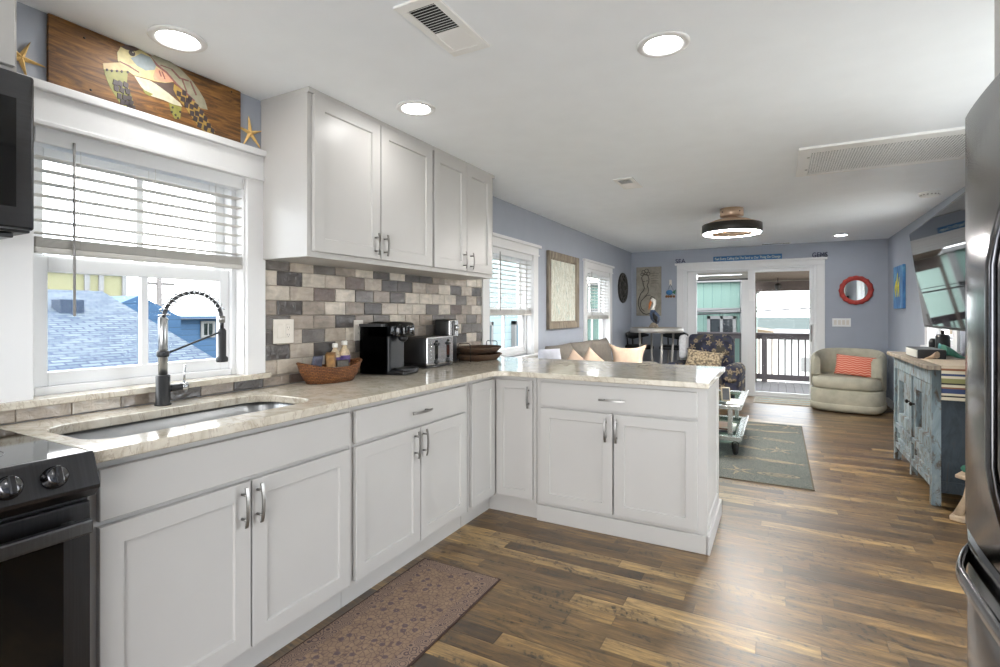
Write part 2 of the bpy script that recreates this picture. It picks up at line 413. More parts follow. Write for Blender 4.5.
# shingles and siding outside
t = NT('blue_shingle', 0.9)
br = t.n('ShaderNodeTexBrick'); t.put(br.inputs['Vector'], t.comb(t.xyz()[1], t.xyz()[0])); br.inputs['Scale'].default_value = 1.0
br.inputs['Brick Width'].default_value = 0.2; br.inputs['Row Height'].default_value = 0.075; br.inputs['Mortar Size'].default_value = 0.011
br.inputs['Color1'].default_value = S(42, 57, 71); br.inputs['Color2'].default_value = S(74, 85, 90); br.inputs['Mortar'].default_value = S(18, 34, 62)
t.color(t.mix(0.6, br.outputs['Color'], t.ramp(t.noise(3, 4), [(0.3, (0.8, 0.84, 0.9, 1)), (0.7, (1.15, 1.12, 1.08, 1))]), 'MULTIPLY')); M['blue_shingle'] = t.m
t = NT('blue_siding', 0.8)
f = t.math('FRACT', t.math('MULTIPLY', t.xyz()[2], 5.0))
t.color(t.ramp(f, [(0.0, S(26, 46, 66)), (0.12, S(44, 74, 104)), (1.0, S(48, 79, 110))])); M['blue_siding'] = t.m
t = NT('aqua_siding', 0.8)
f = t.math('FRACT', t.math('MULTIPLY', t.xyz()[2], 6.0))
t.color(t.ramp(f, [(0.0, S(88, 104, 108)), (0.12, S(122, 140, 144)), (1.0, S(128, 145, 148))])); M['aqua_siding'] = t.m
t = NT('teal_batten', 0.8)
x, y, z = t.xyz()
f = t.math('FRACT', t.math('MULTIPLY', t.math('ADD', x, y), 5.0))
t.color(t.ramp(f, [(0.0, S(64, 90, 84)), (0.1, S(96, 120, 112)), (1.0, S(100, 124, 116))])); M['teal_batten'] = t.m

# ---------------------------------------------------------------- builders
class MB:
    """collects shapes in one bmesh; build() links them as ONE object"""
    def __init__(s, *mats): s.bm = bmesh.new(); s.mats = list(mats); s.smooth = False
    def mi(s, m):
        if m is None: return 0
        if m not in s.mats: s.mats.append(m)
        return s.mats.index(m)
    def _merge(s, b, m, T=None):
        i = s.mi(m)
        if T is not None: bmesh.ops.transform(b, matrix=T, verts=b.verts)
        bmesh.ops.recalc_face_normals(b, faces=b.faces)
        vm = {v: s.bm.verts.new(v.co) for v in b.verts}
        for f in b.faces:
            try:
                nf = s.bm.faces.new([vm[v] for v in f.verts]); nf.material_index = i; nf.smooth = f.smooth
            except ValueError: pass
        b.free(); return s
    def box(s, x0, x1, y0, y1, z0, z1, m=None, bev=0.0, seg=2, T=None, smooth=False):
        b = bmesh.new()
        bmesh.ops.create_cube(b, size=1, matrix=Matrix.Translation(((x0 + x1) / 2, (y0 + y1) / 2, (z0 + z1) / 2)) @ Matrix.Diagonal((x1 - x0, y1 - y0, z1 - z0, 1)))
        if bev: bmesh.ops.bevel(b, geom=list(b.edges), offset=bev, segments=seg, profile=0.5, affect='EDGES')
        if smooth:
            for f in b.faces: f.smooth = True
        return s._merge(b, m, T)
    def loops(s, rings, m=None, cap0=True, cap1=True, closed=True, smooth=False, T=None):
        b = bmesh.new(); rv = [[b.verts.new(p) for p in r] for r in rings]
        for a, c in zip(rv, rv[1:]):
            n = len(a)
            for k in range(n if closed else n - 1):
                f = b.faces.new((a[k], a[(k + 1) % n], c[(k + 1) % n], c[k])); f.smooth = smooth
        if cap0: b.faces.new(rv[0][::-1])
        if cap1: b.faces.new(rv[-1])
        return s._merge(b, m, T)
    def lathe(s, prof, c=(0, 0, 0), axis=(0, 0, 1), n=24, m=None, smooth=True, T=None):
        """prof = [(radius, height)] around axis"""
        q = Vector((0, 0, 1)).rotation_difference(Vector(axis).normalized()).to_matrix()
        rings = [[Vector(c) + q @ Vector((max(r, 1e-4) * math.cos(2 * math.pi * k / n), max(r, 1e-4) * math.sin(2 * math.pi * k / n), h)) for k in range(n)] for r, h in prof]
        return s.loops(rings, m, smooth=smooth, T=T)
    def cyl(s, a, b, r, m=None, n=12, smooth=True, r2=None):
        a, b = Vector(a), Vector(b)
        return s.lathe([(r, 0), (r if r2 is None else r2, (b - a).length)], a, b - a, n, m, smooth)
    def tube(s, pts, r, m=None, n=8, closed=False, flat=None):
        pts = [Vector(p) for p in pts]; rings = []; N = len(pts); ref = None
        for i, p in enumerate(pts):
            if closed: d = pts[(i + 1) % N] - pts[i - 1]
            else: d = pts[min(i + 1, N - 1)] - pts[max(i - 1, 0)]
            d.normalize()
            if ref is None: ref = Vector((0, 0, 1)) if abs(d.z) < 0.9 else Vector((1, 0, 0))
            u = (ref - d * ref.dot(d)).normalized(); v = d.cross(u); ref = u
            rr = r[i] if isinstance(r, (list, tuple)) else r
            ru, rv_ = (rr, rr) if flat is None else flat
            rings.append([p + u * ru * math.cos(2 * math.pi * k / n) + v * rv_ * math.sin(2 * math.pi * k / n) for k in range(n)])
        if closed: rings.append(rings[0])
        return s.loops(rings, m, cap0=not closed, cap1=not closed, smooth=True)
    def poly(s, pts, vec, m=None, bev=0.0, T=None):
        """flat polygon extruded along vec"""
        vec = Vector(vec); b = bmesh.new()
        vs = [b.verts.new(p) for p in pts]; f = b.faces.new(vs)
        r = bmesh.ops.extrude_face_region(b, geom=[f])
        bmesh.ops.translate(b, verts=[g for g in r['geom'] if isinstance(g, bmesh.types.BMVert)], vec=vec)
        bmesh.ops.recalc_face_normals(b, faces=b.faces)
        if bev: bmesh.ops.bevel(b, geom=list(b.edges), offset=bev, segments=2, profile=0.5, affect='EDGES')
        return s._merge(b, m, T)
    def quad(s, a, b_, c, d, m=None):
        b = bmesh.new(); b.faces.new([b.verts.new(p) for p in (a, b_, c, d)]); return s._merge(b, m)
    def ball(s, c, r, m=None, sc=(1, 1, 1), n=16, T=None):
        b = bmesh.new(); bmesh.ops.create_uvsphere(b, u_segments=n, v_segments=max(6, n * 2 // 3), radius=r)
        for f in b.faces: f.smooth = True
        X = Matrix.Translation(c) @ Matrix.Diagonal((*sc, 1))
        return s._merge(b, m, X if T is None else T @ X)
    def build(s, name, mat=None, parent=None, local=False, smooth_angle=None, bevel=None):
        me = bpy.data.meshes.new(name); s.bm.to_mesh(me); s.bm.free()
        mats = ([mat] if isinstance(mat, str) else []) + s.mats
        if isinstance(mat, str) and s.mats and s.mats[0] is None: mats = [mat] + s.mats[1:]
        for q in mats: me.materials.append(M[q])
        o = bpy.data.objects.new(name, me); C.objects.link(o)
        if parent is not None:
            o.parent = parent
            if not local:
                root = parent
                while root.parent: root = root.parent
                me.transform(Matrix.LocRotScale(root.location, root.rotation_euler, None).inverted())
        if bevel:
            bv = o.modifiers.new('edge', 'BEVEL'); bv.width = bevel; bv.segments = 2; bv.limit_method = 'ANGLE'
        return o

def set_props(o, label=None, cat=None, group=None, kind=None):
    if label: o['label'] = label
    if cat: o['category'] = cat
    if group: o['group'] = group
    if kind: o['kind'] = kind
    return o
def thing(name, label, cat, loc, rz=0.0, group=None):
    o = bpy.data.objects.new(name, None); C.objects.link(o)
    o.empty_display_size = 0.05
    o.location = loc; o.rotation_euler = (0, 0, rz)
    return set_props(o, label, cat, group)
def recenter(o):
    """single-mesh thing: put the origin at the middle of its base"""
    vs = [v.co for v in o.data.vertices]
    c = Vector(((min(v.x for v in vs) + max(v.x for v in vs)) / 2, (min(v.y for v in vs) + max(v.y for v in vs)) / 2, min(v.z for v in vs)))
    o.data.transform(Matrix.Translation(-c)); o.location = c
    return o
def struct(name, mb, mat=None, parent=None, **k):
    o = mb.build(name, mat, parent, **k)
    if parent is None: o['kind'] = 'structure'
    return o
def dup(o, loc, rz=None, label=None, parent=None):
    c = o.copy(); C.objects.link(c)
    if parent is None:
        c.location = loc
        if rz is not None: c.rotation_euler = (0, 0, rz)
        if label: c['label'] = label
    else: c.parent = parent
    for ch in list(o.children): dup(ch, None, None, None, c)
    return c

def text_mesh(txt, size, depth):
    cu = bpy.data.curves.new('t', 'FONT'); cu.body = txt; cu.size = size; cu.extrude = depth / 2; cu.align_x = 'LEFT'
    o = bpy.data.objects.new('t', cu); C.objects.link(o)
    bpy.context.view_layer.update()
    me = bpy.data.meshes.new_from_object(o.evaluated_get(bpy.context.evaluated_depsgraph_get()))
    bpy.data.objects.remove(o)
    return me
def add_text(mb, txt, size, depth, T, m, width=None):
    me = text_mesh(txt, size, depth)
    b = bmesh.new(); b.from_mesh(me); bpy.data.meshes.remove(me)
    if width:
        xs = [v.co.x for v in b.verts]; k = width / (max(xs) - min(xs)); bmesh.ops.transform(b, matrix=Matrix.Diagonal((k, 1, 1, 1)), verts=b.verts)
    mb._merge(b, m, T)

def rrect(x0, x1, y0, y1, r, n=6):
    pts = []
    for cx_, cy_, a0 in ((x1 - r, y1 - r, 0), (x0 + r, y1 - r, 90), (x0 + r, y0 + r, 180), (x1 - r, y0 + r, 270)):
        for k in range(n + 1):
            a = R(a0 + 90 * k / n); pts.append((cx_ + r * math.cos(a), cy_ + r * math.sin(a)))
    return pts
# mapping from a face's own (u, out, z) frame to the room
LEFT = lambda u, d, z: Vector((d, u, z))            # faces +x, d is the x of the surface
def PEN(u, d, z): return Vector((u, -d, z))         # faces -y, d is -y
def shaker(F, u0, u1, z0, z1, d, th=0.02, rail=0.058, rec=0.009):
    """framed cabinet door, outer face at depth d"""
    q = lambda a, dd: [F(u0 + a, dd, z0 + a), F(u1 - a, dd, z0 + a), F(u1 - a, dd, z1 - a), F(u0 + a, dd, z1 - a)]
    return MB().loops([q(0, d - th), q(0, d - 0.0015), q(0.0015, d), q(rail, d), q(rail + 0.004, d - rec)])
def slab(F, u0, u1, z0, z1, d, th=0.02):
    q = lambda a, dd: [F(u0 + a, dd, z0 + a), F(u1 - a, dd, z0 + a), F(u1 - a, dd, z1 - a), F(u0 + a, dd, z1 - a)]
    return MB().loops([q(0, d - th), q(0, d - 0.002), q(0.002, d)])
def pull(F, u, z, d, L, vertical=True):
    """flat arched bar pull on two posts"""
    b = MB(); n = 10
    rings = []
    for i in range(n + 1):
        k = (i / n - 0.5) * L; out = d + 0.022 + 0.009 * (1 - (2 * (i / n) - 1) ** 2)
        w_ = 0.0055
        if vertical: rings.append([F(u - w_, out, z + k), F(u + w_, out, z + k), F(u + w_, out + 0.005, z + k), F(u - w_, out + 0.005, z + k)])
        else: rings.append([F(u + k, out, z - w_), F(u + k, out, z + w_), F(u + k, out + 0.005, z + w_), F(u + k, out + 0.005, z - w_)])
    b.loops(rings)
    for sgn in (-1, 1):
        k = sgn * L * 0.31
        p0 = F(u, d - 0.001, z + k) if vertical else F(u + k, d - 0.001, z)
        p1 = F(u, d + 0.029, z + k) if vertical else F(u + k, d + 0.029, z)
        b.cyl(p0, p1, 0.0048, n=10)
    return b
def cushion(w_, h_, t_, n=14, pinch=0.10, p=2.4):
    """pillow in the local xz plane, thickness along y, corners pulled out"""
    b = MB()
    def P(i, j, sgn):
        u = 2 * i / n - 1; v = 2 * j / n - 1
        k = (1 - abs(u) ** p) * (1 - abs(v) ** p)
        su = 1 - pinch * (1 - v * v) * 0 - pinch * (1 - abs(v) ** 2) * abs(u) ** 3
        sv = 1 - pinch * (1 - abs(u) ** 2) * abs(v) ** 3
        return Vector((u * su * w_ / 2, sgn * t_ / 2 * max(k, 0) ** 0.55, v * sv * h_ / 2))
    bb = bmesh.new(); V = {}
    for sgn in (-1, 1):
        for i in range(n + 1):
            for j in range(n + 1):
                e = i in (0, n) or j in (0, n)
                if e and sgn == 1: V[i, j, 1] = V[i, j, -1]
                else: V[i, j, sgn] = bb.verts.new(P(i, j, sgn))
        for i in range(n):
            for j in range(n):
                q = [V[i, j, sgn], V[i + 1, j, sgn], V[i + 1, j + 1, sgn], V[i, j + 1, sgn]]
                f = bb.faces.new(q if sgn < 0 else q[::-1]); f.smooth = True
    b._merge(bb, None)
    return b
def softbox(mb, x0, x1, y0, y1, z0, z1, r, m=None, T=None):
    return mb.box(x0, x1, y0, y1, z0, z1, m, bev=r, seg=4, T=T, smooth=True)

# ---------------------------------------------------------------- the room
ZC, XR, YF, YB = 2.312, 3.558, 8.856, -1.9
WIN = [(0.785, 1.582, 0.985, 1.92), (3.903, 4.815, 0.86, 1.87), (6.50, 7.53, 0.80, 1.87)]   # openings in the window wall
DOOR = (0.85, 2.71, 1.985)
def wall_x(name, x0, x1, y0, y1, z0, z1, holes, mat):
    b = MB(); ys = [y0]
    for a, c, lo, hi in holes:
        b.box(x0, x1, ys[-1], a, z0, z1)
        if lo > z0: b.box(x0, x1, a, c, z0, lo)
        b.box(x0, x1, a, c, hi, z1); ys.append(c)
    b.box(x0, x1, ys[-1], y1, z0, z1)
    return struct(name, b, mat)
def wall_y(name, y0, y1, x0, x1, z0, z1, holes, mat):
    b = MB(); xs = [x0]
    for a, c, lo, hi in holes:
        b.box(xs[-1], a, y0, y1, z0, z1)
        if lo > z0: b.box(a, c, y0, y1, z0, lo)
        b.box(a, c, y0, y1, hi, z1); xs.append(c)
    b.box(xs[-1], x1, y0, y1, z0, z1)
    return struct(name, b, mat)
struct('floor', MB().box(-0.15, XR + 0.15, YB - 0.15, YF + 0.15, -0.05, 0), 'floor_boards')
struct('ceiling', MB().box(-0.15, XR + 0.15, YB - 0.15, YF + 0.15, ZC, ZC + 0.1), 'ceiling_paint')
wall_x('wall_left', -0.15, 0, YB - 0.15, YF + 0.15, 0, ZC, WIN, 'wall_paint')
ADDED_WIN = (1.95, 3.55, 0.15, 2.08)  # added opening hidden behind the refrigerator, brings in extra daylight
WIN4 = (5.75, 6.62, 0.95, 2.0)
wall_x('wall_right', XR, XR + 0.15, YB - 0.15, YF + 0.15, 0, ZC, [ADDED_WIN, WIN4], 'wall_paint')
wall_y('wall_far', YF, YF + 0.15, 0, XR, 0, ZC, [(DOOR[0], DOOR[1], 0, DOOR[2])], 'wall_paint')
wall_y('wall_back', YB - 0.15, YB, 0, XR, 0, ZC, [(0.35, 3.2, 0.08, 2.1)], 'wall_paint')  # the opening in this unseen wall is added to let daylight in
# baseboards
def base_run(name, pts):
    b = MB()
    for x0, x1, y0, y1 in pts: b.box(x0, x1, y0, y1, 0, 0.11, bev=0.003)
    struct(name, b, 'trim_white')
base_run('baseboard_left', [(0, 0.014, 3.56, YF)])
base_run('baseboard_right', [(XR - 0.014, XR, YB, 0.75), (XR - 0.014, XR, 1.8, YF)])
base_run('baseboard_far', [(0.014, 0.73, YF - 0.014, YF), (2.83, XR - 0.014, YF - 0.014, YF)])

def window(n, y0, y1, z0, z1, casing, cap, xs=-0.10, mull=True, meet=None, side=1, x_wall=0.0, right=True):
    """double-hung window in a wall of constant x: vinyl frame, two sashes, casings and a head with a cap"""
    X = (lambda x: x_wall + side * x)
    def bx(mb, xa, xb, *r, **k): a, b = sorted((X(xa), X(xb))); return mb.box(a, b, *r, **k)
    e = bpy.data.objects.new('window_%d' % n, None); C.objects.link(e); e.location = (x_wall, (y0 + y1) / 2, z0); e['kind'] = 'structure'
    f = MB(); t_ = 0.03
    for a, b, c, d in ((y0, y0 + t_, z0, z1), (y1 - t_, y1, z0, z1), (y0 + t_, y1 - t_, z0, z0 + t_), (y0 + t_, y1 - t_, z1 - t_, z1)):
        bx(f, -0.145, -0.055, a, b, c, d, bev=0.004)
    f.build('frame', 'vinyl_white', e)
    rv = MB()
    for a, b, c, d in ((y0, y0 + 0.008, z0, z1), (y1 - 0.008, y1, z0, z1), (y0 + 0.008, y1 - 0.008, z1 - 0.008, z1)):
        bx(rv, -0.055, 0.001, a, b, c, d)
    rv.build('jamb', 'trim_white', e)
    meet = meet or (z0 + z1) / 2
    for nm, a, b, xo in (('lower_sash', z0 + t_, meet + 0.02, xs + 0.025), ('upper_sash', meet - 0.02, z1 - t_, xs - 0.012)):
        s_ = MB(); st = 0.045; ya, yb = y0 + t_, y1 - t_
        top = 0.055 if nm == 'lower_sash' else 0.045
        for q in ((ya, ya + st, a, b), (yb - st, yb, a, b), (ya + st, yb - st, a, a + 0.05), (ya + st, yb - st, b - top, b)):
            bx(s_, xo - 0.03, xo, *q, bev=0.003)
        if mull: bx(s_, xo - 0.026, xo - 0.004, (ya + yb) / 2 - 0.013, (ya + yb) / 2 + 0.013, a + 0.05, b - top)
        so = s_.build(nm, 'vinyl_white', e)
        g = MB(); bx(g, xo - 0.017, xo - 0.013, ya + st, yb - st, a + 0.05, b - top)
        g.build('pane', 'window_glass', so)
    cs = MB(); cw = casing
    for a, b in ((y0 - cw, y0), (y1, y1 + cw)):
        bx(cs, 0.0, 0.02, a, b, z0 if n == 1 else z0 - 0.02, z1, bev=0.002)
    bx(cs, 0.0, 0.024, y0 - cw, y1 + cw, z1, cap - 0.03, bev=0.002)
    bx(cs, 0.0, 0.032, y0 - cw - 0.01, y1 + cw + 0.01, z1 - 0.004, z1 + 0.012, bev=0.003)
    bx(cs, 0.0, 0.045, y0 - cw - 0.035, y1 + cw + 0.035, cap - 0.03, cap, bev=0.004)
    cs.build('casing', 'trim_white', e)
    return e
w1 = window(1, *WIN[0], 0.097, 2.062, meet=1.46)
MB().box(-0.054, 0.045, 0.60, 1.695, 0.962, 0.987, bev=0.004).build('window_sill', 'quartz', w1)
w2 = window(2, *WIN[1], 0.115, 1.98, meet=1.30)
MB().box(-0.054, 0.05, 3.80, 4.96, 0.835, 0.86, bev=0.004).build('window_sill', 'trim_white', w2)
w3 = window(3, *WIN[2], 0.115, 1.98, meet=1.27)
MB().box(-0.054, 0.05, 6.36, 7.67, 0.775, 0.80, bev=0.004).build('window_sill', 'trim_white', w3)
w4 = window(4, *WIN4, 0.115, 2.19, meet=1.5, side=-1, x_wall=XR)
MB().box(XR - 0.05, XR + 0.054, 5.60, 6.77, 0.925, 0.95, bev=0.004).build('window_sill', 'trim_white', w4)

added_w = window(5, *ADDED_WIN, 0.10, 2.22, meet=1.1, side=-1, x_wall=XR)  # invented window, fitted in the added daylight opening

def blind(label, y0, y1, ztop, zbot, n, gap, wand=None, x=-0.028):
    """raised mini blind: headrail, open slats, gathered stack on the bottom rail, ladder cords, tilt wand"""
    e = thing('window_blind', label, 'blind', (x, (y0 + y1) / 2, zbot))
    MB().box(x - 0.028, x + 0.03, y0, y1, ztop - 0.055, ztop, bev=0.004).build('headrail', 'vinyl_white', e)
    s_ = MB(); z = ztop - 0.055
    while z - gap > zbot + 0.055:
        z -= gap
        s_.box(x - 0.025, x + 0.025, y0 + 0.004, y1 - 0.004, z - 0.0019, z + 0.0019, T=None)
    k = zbot + 0.022
    while k < zbot + 0.052:
        s_.box(x - 0.025, x + 0.025, y0 + 0.004, y1 - 0.004, k, k + 0.0025); k += 0.0042
    s_.build('slat', 'blind_white', e)
    MB().box(x - 0.027, x + 0.027, y0, y1, zbot, zbot + 0.02, bev=0.004).build('bottom_rail', 'blind_white', e)
    for f in (0.17, 0.5, 0.83):
        c_ = MB(); yy = y0 + (y1 - y0) * f
        for xx in (x - 0.024, x + 0.0255):
            c_.cyl((xx, yy, zbot + 0.01), (xx, yy, ztop - 0.05), 0.0009, n=5)
        c_.build('ladder_cord', 'blind_white', e)
    if wand: MB().cyl((x + 0.035, wand[0], wand[1]), (x + 0.033, wand[0], ztop - 0.03), 0.0045, n=8).build('tilt_wand', 'tag_grey', e)
    return e
plain('tag_grey', S(150, 148, 146), 0.3)
blind('white slatted blind half raised over the kitchen sink window', 0.797, 1.572, 1.915, 1.485, 9, 0.0437, (0.906, 1.266))
blind('white slatted blind half raised in the window beside the upper cabinets', 3.913, 4.805, 1.865, 1.255, 14, 0.0437, (4.12, 1.30))
blind('white slatted blind half raised in the window between painting and oval carving', 6.51, 7.52, 1.865, 1.195, 14, 0.0437, (6.72, 1.25))

# sliding glass door
d1 = bpy.data.objects.new('door_1', None); C.objects.link(d1); d1.location = (1.78, YF, 0); d1['kind'] = 'structure'
x0, x1, zt = DOOR
b = MB()
for a, c in ((x0 - 0.10, x0), (x1, x1 + 0.10)): b.box(a, c, YF - 0.022, YF, 0, zt, bev=0.003)
b.box(x0 - 0.10, x1 + 0.10, YF - 0.026, YF, zt, 2.062, bev=0.003)
b.box(x0 - 0.13, x1 + 0.13, YF - 0.05, YF, 2.058, 2.092, bev=0.005)
b.build('casing', 'trim_white', d1)
b = MB()
for a, c in ((x0, x0 + 0.055), (x1 - 0.045, x1)): b.box(a, c, YF - 0.005, YF + 0.13, 0, zt, bev=0.003)
b.box(x0 + 0.055, x1 - 0.045, YF - 0.005, YF + 0.13, zt - 0.03, zt, bev=0.003)
b.box(x0 + 0.055, x1 - 0.045, YF - 0.005, YF + 0.13, 0, 0.03, bev=0.003)
b.build('frame', 'vinyl_white', d1)
for nm, a, c, yo in (('fixed_panel', x0 + 0.055, 1.82, 0.075), ('sliding_panel', 1.80, x1 - 0.045, 0.02)):
    s_ = MB(); st = 0.115 if nm == 'fixed_panel' else 0.10
    sr = 0.115 if nm == 'fixed_panel' else 0.045
    if nm == 'fixed_panel': st = 0.14
    s_.box(a, a + st, YF + yo, YF + yo + 0.04, 0.03, zt - 0.03, bev=0.004)
    s_.box(c - sr, c, YF + yo, YF + yo + 0.04, 0.03, zt - 0.03, bev=0.004)
    s_.box(a + st, c - sr, YF + yo, YF + yo + 0.04, 0.03, 0.075, bev=0.004)
    s_.box(a + st, c - sr, YF + yo, YF + yo + 0.04, zt - 0.08, zt - 0.03, bev=0.004)
    so = s_.build(nm, 'vinyl_white', d1)
    MB().box(a + st, c - sr, YF + yo + 0.017, YF + yo + 0.022, 0.075, zt - 0.08).build('pane', 'window_glass', so)
    if nm == 'sliding_panel':
        h = MB().box(c - 0.036, c - 0.014, YF + yo - 0.03, YF + yo, 0.86, 1.10, bev=0.006); h.build('door_handle', 'tag_grey', so)
        MB().box(a + 0.012, a + 0.095, YF + yo - 0.002, YF + yo, 1.47, 1.645).build('paper_tag', 'tag_paper', so)
e = thing('window_blind', 'white blind drawn all the way up on the fixed panel of the glass door', 'blind', (1.42, YF + 0.05, 1.80))
MB().box(1.06, 1.80, YF + 0.025, YF + 0.07, 1.885, 1.925, bev=0.004).build('headrail', 'blind_white', e)
b = MB()
for k in range(9): b.box(1.065, 1.795, YF + 0.025, YF + 0.072, 1.822 + k * 0.0065, 1.826 + k * 0.0065)
b.build('slat', 'blind_white', e)
MB().box(1.06, 1.80, YF + 0.024, YF + 0.073, 1.80, 1.818, bev=0.003).build('bottom_rail', 'deck_wood', e)

# backsplash tile field: every tile a bevelled block with its own tone
rnd = random.Random(7)
b = MB('grout'); b.box(0, 0.004, 0.45, 3.786, 0.914, 0.9605, 'grout'); b.box(0, 0.004, 1.682, 3.786, 0.9605, 1.60, 'grout')
PIT, TL = 0.0745, 0.1555
tones = ['tile_cream', 'tile_beige', 'tile_cream', 'tile_taupe', 'tile_beige', 'tile_grey', 'tile_charcoal', 'tile_grey', 'tile_charcoal', 'tile_umber', 'tile_taupe']
k0 = -2
for r_ in range(-1, 9):
    za, zb = 1.0430 - PIT * 1 + r_ * PIT, 1.0430 + r_ * PIT
    za, zb = za + 0.0015, zb - 0.0015
    za = max(za, 0.916); zb = min(zb, 1.598)
    if zb - za < 0.012: continue
    yy = 0.45 - (TL / 2 if r_ % 2 else 0) + 0.059
    last = None
    while yy < 3.786:
        ya, yb = max(yy + 0.0015, 0.452), min(yy + TL - 0.0015, 3.783)
        tn = rnd.choice(tones)
        while last in ('tile_charcoal', 'tile_grey', 'tile_umber') and tn in ('tile_charcoal', 'tile_grey', 'tile_umber') and rnd.random() < 0.75: tn = rnd.choice(tones)
        last = tn; yy += TL
        if yb - ya < 0.01: continue
        if ya < 1.70 and yb > 0.60 and zb > 0.962:
            if za > 0.955:
                if yb > 1.70 and ya < 1.68 and za > 0.955: ya = 1.682
                elif yb < 1.70 and yb > 0.60:
                    continue
            else: zb = 0.9605
            if yb - ya < 0.01: continue
        j = rnd.uniform(-0.0008, 0.0008)
        q = lambda a, x: [(x, ya + a, za + a), (x, yb - a, za + a), (x, yb - a, zb - a), (x, ya + a, zb - a)]
        b.loops([q(0, 0.003), q(0.0, 0.0085 + j), q(0.0025, 0.0105 + j)], tn, cap0=False)
struct('trim_1', b)['kind'] = 'structure'

# ---------------------------------------------------------------- kitchen cabinets
D, DP = 0.625, -2.905            # door faces: window run (x) and peninsula (-y)
def handle(F, u, z, d, L, vert, parent): return pull(F, u, z, d, L, vert).build('handle', 'nickel', parent)
def base_cab(label, ya, yb, front, doors, group='white base cabinets'):
    t = thing('base_cabinet', label, 'cabinet', (0.3, (ya + yb) / 2, 0), 0, group)
    b = MB().box(0.004, 0.02, ya, yb, 0.10, 0.878); b.box(0.02, 0.587, ya, ya + 0.018, 0.10, 0.878); b.box(0.02, 0.587, yb - 0.018, yb, 0.10, 0.878); b.box(0.02, 0.587, ya + 0.018, yb - 0.018, 0.10, 0.118)
    for p, q, r_, s_ in ((ya, ya + 0.03, 0.10, 0.878), (yb - 0.03, yb, 0.10, 0.878), (ya + 0.03, yb - 0.03, 0.10, 0.135), (ya + 0.03, yb - 0.03, 0.845, 0.878), (ya + 0.03, yb - 0.03, 0.685, 0.725)):
        b.box(0.585, 0.604, p, q, r_, s_)
    b.build('body', 'cabinet_white', t)
    MB().box(0.52, 0.558, ya, yb, 0, 0.10).build('toe_kick', 'cabinet_white', t)
    fr = slab(LEFT, front[0], front[1], 0.715, 0.856, D).build('drawer' if front[2] else 'drawer_panel', 'cabinet_white', t)
    if front[2]: handle(LEFT, (front[0] + front[1]) / 2, 0.781, D, 0.158, False, fr)
    for a, c, hu in doors:
        o = shaker(LEFT, a, c, 0.122, 0.699, D).build('door', 'cabinet_white', t)
        handle(LEFT, hu, 0.62, D, 0.135, True, o)
    return t
base_cab('white sink base cabinet with two framed doors under the steel sink', 0.682, 1.642, (0.71, 1.63, 0), [(0.71, 1.161, 1.127), (1.168, 1.63, 1.186)])
base_cab('white base cabinet with drawer over two doors, between sink base and corner', 1.645, 2.598, (1.665, 2.556, 1), [(1.665, 2.119, 2.073), (2.126, 2.556, 2.14)])
# corner unit with a folding pair of doors
t = thing('corner_cabinet', 'white corner base cabinet with narrow folding doors and one pull', 'cabinet', (0.4, 3.1, 0), 0, 'white base cabinets')
b = MB().box(0.004, 0.604, 2.602, 3.50, 0.10, 0.878); b.box(0.604, 0.905, 2.926, 3.50, 0.10, 0.878)
b.build('body', 'cabinet_white', t)
MB().poly([(0.52, 2.602, 0), (0.558, 2.602, 0), (0.558, 2.945, 0), (0.905, 2.945, 0), (0.905, 2.98, 0), (0.52, 2.98, 0)], (0, 0, 0.10)).build('toe_kick', 'cabinet_white', t)
shaker(LEFT, 2.622, 2.902, 0.122, 0.856, D, rail=0.05).build('door', 'cabinet_white', t)
o = shaker(PEN, 0.632, 0.884, 0.122, 0.856, DP, rail=0.05).build('door', 'cabinet_white', t)
handle(PEN, 0.862, 0.757, DP, 0.135, True, o)
# peninsula unit
t = thing('peninsula_cabinet', 'white peninsula cabinet with one wide drawer over two doors', 'cabinet', (1.4, 3.2, 0), 0, 'white base cabinets')
b = MB().box(0.909, 1.873, 2.942, 3.50, 0.10, 0.878)
for p, q, r_, s_ in ((0.909, 0.945, 0.10, 0.878), (1.835, 1.873, 0.10, 0.878), (0.945, 1.835, 0.10, 0.135), (0.945, 1.835, 0.845, 0.878), (0.945, 1.835, 0.685, 0.725)):
    b.box(p, q, 2.926, 2.942, r_, s_)
b.build('body', 'cabinet_white', t)
b = MB().box(0.909, 1.897, 2.918, 2.942, 0, 0.098, bev=0.003); b.box(1.886, 1.906, 2.918, 3.56, 0, 0.098, bev=0.003); b.build('base_trim', 'cabinet_white', t)
q0 = lambda y0_, y1_, z0_, z1_, x_: [(x_, y0_, z0_), (x_, y1_, z0_), (x_, y1_, z1_), (x_, y0_, z1_)]
b = MB().box(1.873, 1.886, 2.926, 3.52, 0, 0.878)
b.loops([q0(2.926, 3.52, 0.098, 0.878, 1.886), q0(2.927, 3.519, 0.099, 0.877, 1.893), q0(2.985, 3.46, 0.16, 0.82, 1.893), q0(2.992, 3.453, 0.167, 0.813, 1.887)])
b.build('end_panel', 'cabinet_white', t)
MB().box(0.02, 1.886, 3.503, 3.52, 0, 0.878).build('back_panel', 'cabinet_white', t)
fr = slab(PEN, 0.941, 1.845, 0.715, 0.856, DP).build('drawer', 'cabinet_white', t)
handle(PEN, 1.388, 0.779, DP, 0.15, False, fr)
for a, c, hu in ((0.941, 1.388, 1.351), (1.396, 1.845, 1.413)):
    o = shaker(PEN, a, c, 0.122, 0.699, DP).build('door', 'cabinet_white', t)
    handle(PEN, hu, 0.608, DP, 0.135, True, o)

